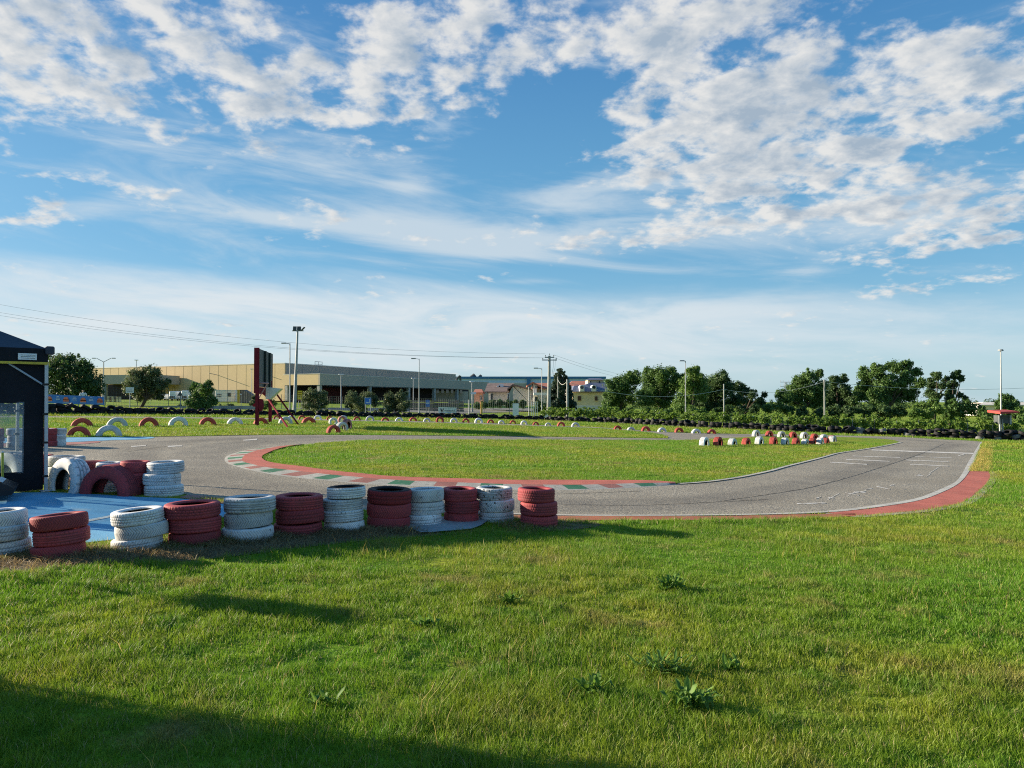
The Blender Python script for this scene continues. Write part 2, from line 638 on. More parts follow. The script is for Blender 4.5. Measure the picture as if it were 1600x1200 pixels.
def band(pl, w):
    """offset a polyline by w to make the other side of a band"""
    pl = [Vector(p[:2]) for p in pl]
    out = []
    for i, p in enumerate(pl):
        d = (pl[min(i + 1, len(pl) - 1)] - pl[max(i - 1, 0)]).normalized()
        out.append(p + Vector((-d.y, d.x)) * w)
    return out


def inside(poly, x, y):
    poly = np.array([(p[0], p[1]) for p in poly])
    r = np.zeros(len(x), bool)
    xj, yj = poly[-1]
    for xi, yi in poly:
        c = ((yi > y) != (yj > y)) & (x < (xj - xi) * (y - yi) / (yj - yi + 1e-12) + xi)
        r ^= c
        xj, yj = xi, yi
    return r


# ------------------------------------------------------------------ ground
mb = MB()
xs = [-700, -300, -60, -30, 0, 30, 60, 300, 700]
ys = [-60, -10, 0, 10, 30, 60, 120, 300, 1200]
vs = [(x, y, gz(x)) for y in ys for x in xs]
fs = [(j * 9 + i, j * 9 + i + 1, j * 9 + i + 10, j * 9 + i + 9) for j in range(8) for i in range(8)]
mb.add(vs, fs)
tag(mb.build('ground', M['ground']), kind='structure')

near_edge = [(1535, 690.5), (1530, 700), (1523, 716), (1510, 740), (1493, 757), (1465, 771), (1427, 784), (1375, 793), (1300, 801), (1200, 805),
             (1080, 807), (950, 808), (870, 807), (800, 806), (700, 803), (600, 799), (500, 792), (420, 786), (345, 780), (300, 775), (230, 757), (160, 745), (100, 735), (40, 722), (-60, 712), (-300, 705)]
far_edge = [(-300, 650), (-100, 650), (80, 650.5), (200, 651), (300, 652), (400, 653), (500, 655), (600, 657), (700, 659.3), (800, 662.5), (880, 665.5),
            (940, 668), (1000, 672.5), (1060, 676), (1130, 677.8), (1200, 678.6), (1300, 680.3), (1405, 682.8), (1469, 686.6), (1515, 688.6), (1535, 690.5)]
NE = gp(near_edge)
asphalt_outline = gp(far_edge)[:-1] + NE

infield_kerb_in = [(475, 696), (455, 698.5), (436, 703), (418, 710), (409, 716), (416, 723), (440, 728), (471, 731.5), (494, 735), (530, 739.6), (566, 743), (601, 746.5), (649, 749),
                   (720, 751), (800, 753), (875, 753), (950, 753.3), (1012, 753.6), (1057, 756.5)]
kerb_mid = [(475, 696), (440, 699), (402, 706), (382, 714), (379, 723), (390, 727), (421, 733.6), (459, 738), (482, 740.6), (506, 743.6), (554, 748), (601, 752), (649, 754.6), (737, 757.8), (807, 760),
            (900, 760.7), (950, 759.5), (1000, 758), (1057, 757)]
kerb_out = [(475, 695.4), (435, 697.8), (411, 700), (387, 703), (364, 709), (354, 713), (351, 719), (357, 725), (376, 731), (399, 736.5), (423, 741.3), (447, 744.6), (482, 748.5), (506, 750.8), (554, 755), (589, 757.4),
            (637, 759.4), (684, 761.5), (725, 763), (805, 765.3), (875, 766), (912, 765.6), (950, 764.4), (987, 762.4), (1012, 761), (1037, 759.3), (1057, 757.4)]
infield_right = [(1057, 756.5), (1100, 753.5), (1150, 746.5), (1200, 736.3), (1225, 729.3), (1250, 723.2), (1282, 715.2), (1307, 708.4), (1337, 704), (1375, 697.8), (1407, 691.3)]
infield_back = [(1407, 691.3), (1390, 687), (1340, 684), (1280, 682.4), (1200, 682), (1150, 684), (1100, 687), (1060, 688.4), (1000, 688.2), (900, 688), (720, 687.4), (589, 688), (542, 690), (506, 692.3), (475, 696)]
INFIELD = gp(infield_kerb_in)[:-1] + gp(infield_right)[:-1] + gp(infield_back)[:-1]
isl2_up = [(-300, 653), (-100, 653), (80, 653), (200, 653.7), (300, 654.6), (400, 655.7), (500, 657.5), (600, 659.6), (700, 661.8), (800, 665), (870, 667.5), (940, 670), (1019, 677), (1044, 683)]
isl2_lo = [(1044, 685), (950, 684), (860, 682.6), (720, 681.2), (560, 680), (440, 679.7), (340, 681), (235, 682.7), (105, 683.5), (-100, 685), (-300, 686)]
ISLAND = gp(isl2_up) + gp(isl2_lo)


def asphalt_sheet():
    """fine sheet so the rubbered line can be stored on its vertices"""
    bm = bmesh.new()
    vs = [bm.verts.new((p[0], p[1], 0)) for p in asphalt_outline]
    edges = [bm.edges.new((vs[i], vs[(i + 1) % len(vs)])) for i in range(len(vs))]
    bmesh.ops.triangle_fill(bm, use_beauty=True, edges=edges)
    for _ in range(11):
        lng = [e for e in bm.edges if e.calc_length() > 0.26 and e.calc_length() > 0.013 * (e.verts[0].co + e.verts[1].co).length * 0.5]
        if not lng or len(bm.verts) > 90000:
            break
        bmesh.ops.subdivide_edges(bm, edges=lng, cuts=1)
        bmesh.ops.triangulate(bm, faces=[f for f in bm.faces if len(f.verts) > 3])
    for v in bm.verts:
        v.co.z = gz(v.co.x) + 0.004
    for f in bm.faces:
        if f.normal.z < 0:
            f.normal_flip()
    me = bpy.data.meshes.new('race_track')
    bm.to_mesh(me)
    bm.free()
    n = len(me.vertices)
    co = np.zeros(n * 3)
    me.vertices.foreach_get('co', co)
    co = co.reshape(-1, 3)
    rub = np.zeros(n)
    lines = [  # (pixels of the driven line, half width in metres, strength)
        ([(1500, 694), (1440, 706), (1380, 722), (1300, 745), (1200, 768), (1080, 782), (950, 786), (800, 784), (650, 778), (500, 767), (400, 754), (345, 738), (322, 722), (330, 708), (380, 696), (470, 688), (600, 684.6), (800, 684.8), (1000, 686.5)], 0.42, 0.55),
        ([(1400, 733), (1250, 767), (1080, 792), (900, 795), (700, 792), (500, 781), (380, 766), (300, 742), (285, 722), (310, 702), (400, 689), (560, 682.5), (800, 682.8)], 0.34, 0.5),
        ([(390, 772), (300, 752), (240, 728), (215, 712), (240, 697), (330, 687), (480, 682)], 0.5, 0.6),
        ([(105, 697), (200, 693), (300, 689), (420, 685), (560, 682)], 0.45, 0.7),
        ([(1100, 679.5), (1250, 681.5), (1400, 686), (1490, 692)], 0.7, 0.5),
    ]
    for pxl, hw, st in lines:
        L, _ = resample(gp(pxl, 8), 260)
        best = np.full(n, 1e9)
        for a in range(0, n, 4000):
            d = np.hypot(co[a:a + 4000, None, 0] - L[None, :, 0], co[a:a + 4000, None, 1] - L[None, :, 1])
            best[a:a + 4000] = d.min(1)
        rub = np.maximum(rub, st * np.clip(1.6 - best / hw, 0, 1))
    at = me.attributes.new('rubber', 'FLOAT', 'POINT')
    at.data.foreach_set('value', rub.astype(np.float32))
    me.materials.append(M['asphalt'])
    o = bpy.data.objects.new('race_track_road', me)
    COL.objects.link(o)
    o['kind'] = 'structure'


asphalt_sheet()
tag(sheet('infield_ground', INFIELD, 0.016, M['ground']), kind='structure')
tag(sheet('far_island_ground', ISLAND, 0.016, M['ground']), kind='structure')

# kerb: plain red inner band + a block band white / green / white / brick + thin white outer line
KO, KM, KI = gp(kerb_out, 8), gp(kerb_mid, 8), gp(infield_kerb_in, 8)
NB = 420
A, LEN = resample(KO, NB)
Bm, _ = resample(KM, NB)
Ci, _ = resample(KI, NB)
# pair the curves by nearest point so the bands stay square to the edge
KMd, _ = resample(KM, 3000)
KId, _ = resample(KI, 3000)


def near(src, dst):
    j0, out = 0, []
    for p in src:
        w = dst[j0:j0 + 260]
        j0 += int(np.argmin(np.hypot(w[:, 0] - p[0], w[:, 1] - p[1])))
        out.append(dst[j0])
    return np.array(out)


Bm = near(A, KMd)
Ci = near(Bm, KId)
kb = MB()
s = np.r_[0, np.cumsum(np.hypot(*np.diff(A, axis=0).T))]
for i in range(NB - 1):
    def zz(p, d):
        return (p[0], p[1], gz(p[0]) + d)
    a0, a1, b0, b1, c0, c1 = A[i], A[i + 1], Bm[i], Bm[i + 1], Ci[i], Ci[i + 1]
    w0, w1 = a0 + (b0 - a0) * 0.16, a1 + (b1 - a1) * 0.16
    blk = int(s[i] / 0.46) % 4
    mi = (0, 2, 0, 3)[blk]
    for q, m_ in (((zz(a0, 0.004), zz(a1, 0.004), zz(w1, 0.012), zz(w0, 0.012)), 0), ((zz(w0, 0.012), zz(w1, 0.012), zz(b1, 0.045), zz(b0, 0.045)), mi),
                  ((zz(b0, 0.045), zz(b1, 0.045), zz(c1, 0.05), zz(c0, 0.05)), 1)):
        n_ = (Vector(q[1]) - Vector(q[0])).cross(Vector(q[2]) - Vector(q[0]))
        kb.add(q if n_.z >= 0 else q[::-1], [(0, 1, 2, 3)], m_)
tag(kb.build('infield_kerb', [M['p_white'], M['p_red'], M['p_green'], M['p_brick']]), kind='structure')
e = gp(infield_right)
strip('infield_edge_line', e, band(e, -0.11), 0.022, M['p_edge'])

# outer right edge: pale concrete strip, red run-off, straw verge
wo = gp([(1536.5, 690.5), (1531, 701), (1523, 722), (1511, 742), (1498, 756), (1476, 768), (1438, 782), (1376, 792.5), (1300, 801), (1200, 804.8), (1080, 806.6), (960, 807), (870, 806.3), (790, 804)])
wi = gp([(1532.5, 690.5), (1525, 702), (1512, 724), (1503, 741), (1492, 754), (1468, 765.5), (1431, 779.5), (1370, 789.8), (1300, 798.4), (1200, 803), (1080, 805), (960, 805.4), (870, 804.8), (790, 802.4)])
strip('white_edge_line', wo, wi, 0.012, M['p_edge'], 120)
rr = gp([(1292, 802), (1337, 806), (1387, 802.3), (1437, 798), (1475, 792.3), (1505, 785), (1525, 771), (1542, 755), (1547, 746), (1545, 737)], 4)
ri = gp([(1511, 736.5), (1498, 752), (1477, 765), (1440, 779.5), (1400, 789), (1350, 796.5), (1305, 800.5), (1292, 802)], 4)
sheet('red_run_off', rr + ri[:-1], 0.008, M['p_red'])
M['sand'] = worn_paint('sandy_edge', (0.52, 0.45, 0.33), (0.3, 0.28, 0.12), lo=0.45, hi=0.62)
strip('sandy_edge_strip', rr, band(rr, -0.16), 0.007, M['sand'], 70)
ro = gp([(1337, 807), (1250, 810.5), (1150, 812.5), (1040, 813.5), (940, 813.5), (870, 813), (800, 811)])
rn = gp([(1337, 803), (1250, 804), (1150, 806.5), (1040, 807.2), (940, 807), (870, 806.6), (800, 805)])
strip('orange_edge_strip', ro, rn, 0.008, M['p_orange'], 80)
VERGE = gp([(1537, 690.5), (1531.5, 703), (1525, 720), (1515, 736.3), (1546, 736.3), (1551, 722), (1552, 706), (1549, 691)], 3)


# painted areas on the near left and at the far left edge
blue_near = [(-400, 778), (-50, 772), (75, 770), (150, 773), (215, 777), (285, 780), (330, 786), (372, 791), (352, 807), (300, 827), (220, 839), (150, 847), (40, 859), (-100, 873), (-400, 893)]
BLUE = gp(blue_near, 3)
sheet('blue_painted_pavement', BLUE, 0.008, M['p_blue'])
sheet('blue_edge_pavement', gp([(-200, 687), (60, 684.6), (105, 684), (170, 683.4), (238, 683), (228, 686.3), (170, 688.4), (105, 691), (-200, 696)], 3), 0.010, M['p_blue'])
sheet('pink_edge_line', gp([(-200, 697), (105, 692), (152, 689.6), (154, 692), (105, 695.4), (-200, 702)], 2), 0.012, M['p_pink'])
sheet('pink_corner_pavement', gp([(280, 777.5), (302, 774), (345, 779), (380, 787), (372, 791), (330, 785.5), (290, 780)], 2), 0.012, M['p_pink'])
sheet('white_line', gp([(138, 813), (172, 806.5), (172, 809.5), (138, 816.5)], 1, False), 0.012, M['p_line'])
sheet('white_line', gp([(30, 822), (62, 812), (62, 815), (32, 827)], 1, False), 0.012, M['p_line'])
sheet('concrete_slab_pavement', gp([(628, 822), (658, 835), (692, 833), (738, 829), (760, 818), (766, 810), (700, 810), (640, 814)], 2), 0.03, M['slab'])

# grid and start lines on the right straight, seams, loose paint marks
gl = [((1362, 702.5), (1525, 708.2), 1.6), ((1332, 712.4), (1407, 714.8), 0.8), ((1322, 717.6), (1390, 720.8), 1.0), ((1297, 722), (1355, 725.4), 1.1), ((1430, 713.6), (1487, 715.2), 0.6),
      ((1415, 718.6), (1482, 721.3), 1.0), ((1422, 725.3), (1482, 728), 1.1), ((380, 687.5), (402, 685.8), 1.6), ((262, 697), (285, 696), 1.6), ((205, 697.4), (228, 695.8), 1.3), ((1245, 787), (1290, 786), 1.3)]
for (a, b, t) in gl:
    sheet('grid_line', [G(a[0], a[1]).xy, G(b[0], b[1]).xy, G(b[0], b[1] + t).xy, G(a[0], a[1] + t).xy], 0.010, M['p_line'])
rs = random.Random(3)
for i in range(15):
    t = rs.random()
    x = 1500 - 250 * t ** 1.3 + rs.uniform(-12, 6)
    y = 712 + 78 * t ** 0.75 + rs.uniform(-6, 0)
    w, h_ = rs.uniform(6, 22), rs.uniform(0.5, 1.1)
    sl = rs.uniform(-.35, .1)
    sheet('worn_marking_line', [G(x - w / 2, y - sl * w).xy, G(x + w / 2, y + sl * w).xy, G(x + w / 2, y + sl * w + h_).xy, G(x - w / 2, y - sl * w + h_).xy], 0.009, M['p_line'])
M['seam'] = worn_paint('tar_seam', (0.09, 0.085, 0.08), (0.28, 0.25, 0.2), lo=0.44, hi=0.54, scale=4)
se = gp([(1130, 783), (1200, 773), (1262, 763), (1320, 748), (1375, 731), (1420, 716), (1450, 705), (1476, 693)])
strip('asphalt_seam_line', se, band(se, 0.03), 0.010, M['seam'], 90)
for q in ([(700, 769), (850, 772.5), (1000, 768)], [(880, 789), (1000, 790), (1200, 781)], [(200, 706), (280, 696), (420, 690)]):
    se = gp(q)
    strip('asphalt_seam_line', se, band(se, 0.03), 0.010, M['seam'], 60)
hay_line = gp([(-120, 884), (0, 874), (90, 872), (200, 864), (300, 857), (390, 849), (470, 838), (560, 832), (640, 829)], 4)
sheet('dirt_strip_ground', hay_line + gp([(700, 836), (600, 843), (500, 853), (400, 866), (300, 876), (160, 886), (0, 895), (-120, 903)], 4), 0.006, M['dirt'])
sheet('dirt_strip_ground', gp([(770, 822), (830, 831), (900, 828), (940, 820), (900, 813), (830, 812)], 3), 0.006, M['dirt'])


# ------------------------------------------------------------------ grass
def vnoise(x, y, cell, seed=0):
    """smooth value noise in 0..1 on a grid of the given cell size"""
    u, v = x / cell, y / cell
    i, j = np.floor(u).astype(np.int64), np.floor(v).astype(np.int64)
    fu, fv = u - i, v - j
    fu, fv = fu * fu * (3 - 2 * fu), fv * fv * (3 - 2 * fv)

    def h(a_, b_):
        q = (a_ * 374761393 + b_ * 668265263 + seed * 974711) & 0xFFFFFFFF
        q = ((q ^ (q >> 13)) * 1274126177) & 0xFFFFFFFF
        return ((q ^ (q >> 16)) & 0xFFFF) / 65535.0
    return (h(i, j) * (1 - fu) + h(i + 1, j) * fu) * (1 - fv) + (h(i, j + 1) * (1 - fu) + h(i + 1, j + 1) * fu) * fv


def lumpy(x, y, s=1.0):
    """tussocks: -1..1, clumps of about 10, 25 and 90 cm"""
    t = 0.40 * vnoise(x, y, .11 / s, 1) + 0.38 * vnoise(x, y, .27 / s, 2) + 0.35 * vnoise(x, y, .95 / s, 3)
    return np.clip((t / 1.13 - 0.5) * 3.2, -1, 1)


def blades(name, x, y, h, w, mat, seg=2, lean=0.5, z0=0.0, hvar=0.45):
    n = len(x)
    th = rng.uniform(0, 2 * np.pi, n)
    hh = h * (1 + 0.68 * lumpy(x, y)) * rng.uniform(1 - hvar, 1 + hvar, n)
    ww = w * rng.uniform(0.7, 1.3, n)
    la = rng.uniform(0.1, 1.0, n) * lean * hh
    ld = rng.uniform(0, 2 * np.pi, n)
    lx, ly = np.cos(ld) * la, np.sin(ld) * la
    dx, dy = np.cos(th) * ww / 2, np.sin(th) * ww / 2
    z = gza(x) + z0 - 0.004
    if seg == 2:
        V = np.empty((n, 5, 3))
        V[:, 0] = np.c_[x - dx, y - dy, z]
        V[:, 1] = np.c_[x + dx, y + dy, z]
        V[:, 2] = np.c_[x + dx * .8 + lx * .35, y + dy * .8 + ly * .35, z + hh * .6]
        V[:, 3] = np.c_[x - dx * .8 + lx * .35, y - dy * .8 + ly * .35, z + hh * .6]
        V[:, 4] = np.c_[x + lx, y + ly, z + hh]
        b = np.arange(n)[:, None] * 5
        L = (b + np.array([0, 1, 2, 3, 3, 2, 4])).ravel()
        S = (np.arange(n)[:, None] * 7 + np.array([0, 4])).ravel()
        k = 5
    else:
        V = np.empty((n, 3, 3))
        V[:, 0] = np.c_[x - dx, y - dy, z]
        V[:, 1] = np.c_[x + dx, y + dy, z]
        V[:, 2] = np.c_[x + lx, y + ly, z + hh]
        L = np.arange(n * 3)
        S = np.arange(n) * 3
        k = 3
    rnd = np.repeat(rng.random(n), k)
    o = np_mesh(name, V.reshape(-1, 3), L, S, mat, {'rnd': rnd})
    o['kind'] = 'stuff'
    return o


def scatter(y0, y1, dens, inc=None, exc=(), spread=(0.85, 2.0), xlim=None):
    xm = spread[0] * y1 + spread[1]
    n = int(dens * 2 * xm * (y1 - y0))
    x, y = rng.uniform(-xm, xm, n), rng.uniform(y0, y1, n)
    k = np.abs(x) < spread[0] * y + spread[1]
    if inc is not None:
        k &= inside(inc, x, y)
    for e in exc:
        k &= ~inside(e, x, y)
    if xlim:
        k &= (x > xlim[0]) & (x < xlim[1])
    return x[k], y[k]


RUN = rr + ri[:-1]
SLAB = gp([(628, 822), (658, 835), (692, 833), (738, 829), (760, 818), (766, 810), (700, 810), (640, 814)], 2)
ORANGE = gp([(1337, 803), (1250, 804), (1150, 806.5), (1040, 807.2), (940, 807), (870, 806.6), (800, 805)]) + gp([(800, 811.5), (870, 813.5), (940, 814), (1040, 814), (1150, 813), (1250, 811), (1337, 808)])
DIRT = hay_line + gp([(700, 836), (600, 843), (500, 853), (400, 866), (300, 876), (160, 886), (0, 895), (-120, 903)], 4)
out = (asphalt_outline, BLUE, RUN, SLAB, ORANGE)
x, y = scatter(2.6, 4.8, 11000, exc=out, spread=(0.82, 0.8))
blades('lawn_grass', x, y, 0.046, 0.0034, M['grass'], 2, 0.8)
x, y = scatter(4.8, 7.5, 7000, exc=out + (DIRT,), spread=(0.82, 0.8))
blades('lawn_grass', x, y, 0.046, 0.0046, M['grass'], 2, 0.8)
x, y = scatter(7.5, 12, 3600, exc=out + (DIRT,), spread=(0.82, 0.8))
blades('lawn_grass', x, y, 0.045, 0.0064, M['grass'], 1, 0.8)
x, y = scatter(12, 22, 1300, exc=out, spread=(0.82, 0.8), xlim=(-3, 30))
blades('lawn_grass', x, y, 0.045, 0.010, M['grass'], 1, 0.8)
x, y = scatter(22, 50, 320, exc=out, spread=(0.82, 0.8), xlim=(8, 60))
blades('lawn_grass', x, y, 0.05, 0.02, M['grass'], 1, 0.8)
x, y = scatter(14, 19, 2300, INFIELD)
blades('infield_grass', x, y, 0.040, 0.009, M['grass'], 1, 0.7, 0.014)
x, y = scatter(19, 40, 800, INFIELD)
blades('infield_grass', x, y, 0.045, 0.014, M['grass'], 1, 0.7, 0.014)
x, y = scatter(22, 60, 380, ISLAND, spread=(0.82, 1))
blades('far_grass', x, y, 0.055, 0.022, M['grass'], 1, 0.7, 0.014)
x, y = scatter(38, 72, 110, exc=(asphalt_outline,), spread=(0.82, 1))
blades('far_grass', x, y, 0.09, 0.04, M['grass'], 1, 0.7)
x, y = scatter(15, 50, 1100, VERGE)
wv_, _ = resample(wi, 300)
dist = np.array([np.hypot(wv_[:, 0] - p_, wv_[:, 1] - q_).min() for p_, q_ in zip(x, y)])
keep = rng.random(len(x)) < np.clip(1.0 - dist / 0.85, 0, 1) * (0.45 + 0.9 * vnoise(x, y, .8, 9))
blades('straw_grass', x[keep], y[keep], 0.062, 0.016, M['straw'], 1, 1.4)
# dry cut grass heaped round the feet of the stacks
x, y = scatter(5.5, 10.5, 2600, DIRT)
keep = rng.random(len(x)) < 0.75 + 0.3 * lumpy(x, y, 1.5)
blades('dry_grass', x[keep], y[keep], 0.05, 0.006, M['dry'], 2, 2.6)
hp, _ = resample(gp([(-100, 872), (0, 868), (90, 866), (220, 858), (300, 851), (390, 845), (470, 836), (560, 830), (640, 827)], 4), 2400)
k_ = rng.random(2400) < 0.5 + 0.5 * lumpy(hp[:, 0], hp[:, 1], 2)
hx = np.repeat(hp[k_, 0], 8)
hy = np.repeat(hp[k_, 1], 8)
blades('dry_grass', hx + rng.normal(0, 0.10, len(hx)), hy - 0.05 + rng.normal(0, 0.11, len(hx)), 0.055, 0.0055, M['dry'], 2, 2.0)
x, y = scatter(8.5, 11.5, 1800, gp([(770, 822), (830, 831), (900, 828), (940, 820), (900, 813), (830, 812)], 3))
blades('dry_grass', x, y, 0.05, 0.007, M['dry'], 2, 2.2)
x, y = scatter(2.6, 9, 22, exc=out + (DIRT,), spread=(0.82, 0.8))
keep = vnoise(x, y, 1.3, 21) > 0.42
blades('seeding_grass', x[keep], y[keep], 0.105, 0.0036, M['straw'], 2, 0.9)
# ragged fringe of longer grass against the slab, stack feet and kerb edge
hp, _ = resample(gp([(860, 818), (1000, 818), (1150, 817), (1300, 814)], 4), 900)
blades('verge_grass', hp[:, 0] + rng.normal(0, 0.06, 900), hp[:, 1] - 0.03 + rng.normal(0, 0.06, 900), 0.07, 0.009, M['grass'], 2, 0.9)


# ------------------------------------------------------------------ weeds
def weed(px, py, wpx, hpx, label, n=22, broad=1.0, name='weed_plant'):
    c = G(px, py)
    r = wpx * c.y / F / 2
    H = hpx * c.y / F
    V, L, S, at = [], [], [], []
    rr_ = random.Random(int(px))
    c0 = c.copy()
    for i in range(int(n * 1.7)):
        a = rr_.uniform(0, 2 * math.pi)
        ln = r * rr_.uniform(0.3, 0.8)
        h1 = H * rr_.uniform(0.4, 1.15)
        c = c0 + Vector((rr_.gauss(0, r * .28), rr_.gauss(0, r * .16), 0))
        w_ = 0.0105 * broad * rr_.uniform(0.6, 1.5)
        d = Vector((math.cos(a), math.sin(a), 0))
        q = Vector((-d.y, d.x, 0))
        b = len(V)
        droop = rr_.uniform(0.55, 1.35)
        for t, ww, hz in ((0.0, .35, 0), (.35, .9, .65), (.7, 1.0, 1.0), (1.0, .08, droop)):
            p = c + d * ln * t + Vector((0, 0, h1 * hz))
            up = Vector((0, 0, w_ * .35))
            V += [p - q * w_ * ww + up, p + Vector((0, 0, 0)), p + q * w_ * ww + up]
        for j in range(3):
            o0 = b + j * 3
            for (u0, u1) in ((0, 1), (1, 2)):
                S.append(len(L))
                L += [o0 + u0, o0 + u1, o0 + 3 + u1, o0 + 3 + u0]
        at += [rr_.random()] * 12
    o = np_mesh(name, np.array([tuple(v) for v in V]), np.array(L), np.array(S), M['leaf_weed'], {'rnd': np.array(at)}, loc=c0, smooth=True)
    tag(o, label, 'weed', 'weeds in the lawn')


weed(1046, 923, 54, 20, 'dark broad-leaved weed standing alone in the middle of the sunlit lawn', 34, 1.1)
weed(926, 1086, 64, 26, 'pale leafy weed rosette in the dry patch of the front lawn', 16, 1.5)
weed(1082, 1108, 86, 30, 'big dark leafy weed nearest the camera beside the dry patch', 40, 1.3)
weed(1030, 1052, 110, 24, 'long low clump of grassy weeds behind the pale rosette', 44, .8)
weed(1140, 1052, 44, 20, 'small dark weed right of the long low weed clump', 18, 1.0)
weed(666, 982, 44, 14, 'dark weed in the lawn below the white stacks on the concrete slab', 22, 1.0)
weed(795, 944, 40, 16, 'bluish weed in the lawn under the last red tyre stack', 20, .9)
0 and weed(765, 1130, 60, 22, 'leafy weed at the edge of the shade in the front lawn', 20, 1.0)
0 and weed(1415, 918, 44, 12, 'flat weed in the lawn at the right below the red run-off', 18, .9)
weed(500, 1105, 60, 18, 'flat weed inside the shade at the front left of the lawn', 20, 1.0)
0 and weed(1330, 880, 36, 8, 'small faint weed tuft below the white edge line', 14, .8)
# a few tall seeding grass stems
st = MB()
for (px, py, tx, ty) in ((672, 1130, 705, 1062), (662, 1128, 690, 1070), (655, 1125, 676, 1075), (680, 1132, 712, 1075)):
    a = G(px, py)
    b = P(tx, ty, a.y - .05)
    st.path([a, a.lerp(b, .5) + Vector((-.02, 0, .02)), b], .0022, 5)
    st.tube(b, b + (b - a).normalized() * .06, .005, .002, 6)
tag(st.build('seed_stem_plant', M['patch'], loc=G(668, 1129)), 'clump of tall pale seeding stems in the lawn near the shade edge', 'grass stems')


# ------------------------------------------------------------------ tyres
def tyre_mesh(name, Rr, w, ri_, pat, N=144, rows=13, gd=0.009, thick=0.03):
    hw = w / 2
    prof = [(ri_ + .002, hw * .62, 0, 1), (ri_, hw * .82, 0, 1), (ri_ + (Rr - ri_) * .25, hw * .97, 0, 1), (ri_ + (Rr - ri_) * .55, hw * 1.0, 0, 1), (Rr * .925, hw * .95, 0, 1), (Rr * .968, hw * .86, 0, 0)]
    for i in range(rows):
        t = 1 - 2 * i / (rows - 1)
        prof.append((Rr * (1 - .016 * t * t), hw * .74 * t, i + 1, 0))
    prof += [(p[0], -p[1], 0, p[3]) for p in reversed(prof[:6])]
    inner = [(Rr - thick, -hw * .72), (Rr - thick * .8, 0), (Rr - thick, hw * .72)]
    prof += [(p[0], p[1], -1, 1) for p in inner]
    K = len(prof)
    V = np.zeros((N, K, 3))
    gr, inn, sd = np.zeros((N, K)), np.zeros((N, K)), np.zeros((N, K))
    for j, (r, z, tag_, s_) in enumerate(prof):
        for i in range(N):
            g = 0
            if tag_ > 0:
                g = pat(i, tag_ - 1, rows)
            rad = r - g * gd
            a = 2 * math.pi * i / N
            V[i, j] = (rad * math.cos(a), rad * math.sin(a), z)
            gr[i, j] = g
        if tag_ == -1:
            inn[:, j] = 1
        if s_:
            sd[:, j] = 1
    inn[:, 0] = 0.6
    L = []
    for i in range(N):
        i2 = (i + 1) % N
        for j in range(K):
            j2 = (j + 1) % K
            L += [i * K + j, i2 * K + j, i2 * K + j2, i * K + j2]
    L = np.array(L)
    S = np.arange(len(L) // 4) * 4
    me = bpy.data.meshes.new(name)
    me.vertices.add(N * K)
    me.vertices.foreach_set('co', V.astype(np.float32).ravel())
    me.loops.add(len(L))
    me.loops.foreach_set('vertex_index', L.astype(np.int32))
    me.polygons.add(len(S))
    me.polygons.foreach_set('loop_start', S.astype(np.int32))
    for nm, arr in (('groove', gr), ('inner', inn), ('side', sd)):
        at = me.attributes.new(nm, 'FLOAT', 'POINT')
        at.data.foreach_set('value', arr.astype(np.float32).ravel())
    me.polygons.foreach_set('use_smooth', np.ones(len(S), bool))
    me.update(calc_edges=True)
    me.materials.append(M['white_paint'])
    return me


def pat_chev(i, r, n):
    return 1.0 if (i + abs(r - n // 2)) % 4 < 1 else 0.0


def pat_ribs(i, r, n):
    if r in (2, 5, 7, 10):
        return 1.0
    return 0.9 if (r < 2 or r > n - 3) and i % 6 == 0 else (0.5 if (i + 2 * r) % 11 == 0 and r in (3, 4, 8, 9) else 0.0)


def pat_block(i, r, n):
    if r in (3, 6, 9):
        return 1.0
    return 0.8 if (i + 2 * (r // 3)) % 5 == 0 else 0.0


def pat_diag(i, r, n):
    if r in (4, 8):
        return 1.0
    return 0.9 if (i + r) % 5 < 1 else 0.0


def pat_truck(i, r, n):
    if r in (2, 4, 6, 8, 10):
        return 1.0
    return 0.8 if i % 6 == 0 and (r < 2 or r > 10) else 0.0


def pat_none(i, r, n):
    return 0.0


CAR = [tyre_mesh('tyre_tread_' + n, 0.3, 0.185, 0.185, p, 240, 13, 0.0065) for n, p in (('chevron', pat_chev), ('ribbed', pat_ribs), ('blocked', pat_block), ('diagonal', pat_diag))]
TRUCK = tyre_mesh('truck_tyre', 0.46, 0.26, 0.25, pat_truck, 132, 13, 0.012, 0.045)
TRUCKB = tyre_mesh('truck_tyre_blocks', 0.46, 0.30, 0.25, pat_block, 90, 13, 0.014, 0.045)
SMALL = tyre_mesh('plain_tyre', 0.31, 0.20, 0.175, pat_ribs, 56, 13, 0.009, 0.03)
WALLT = tyre_mesh('wall_tyre', 0.31, 0.22, 0.18, pat_block, 24, 7, 0.012, 0.03)


def put_tyre(name, me, mat, loc, rot, scl, label, group, cat='tyre'):
    o = bpy.data.objects.new(name, me)
    o.location = loc
    o.rotation_euler = rot
    o.scale = scl if isinstance(scl, (tuple, list)) else (scl, scl, scl)
    COL.objects.link(o)
    if mat is not M['white_paint']:
        o.material_slots[0].link = 'OBJECT'
        o.material_slots[0].material = mat
    return tag(o, label, cat, group)


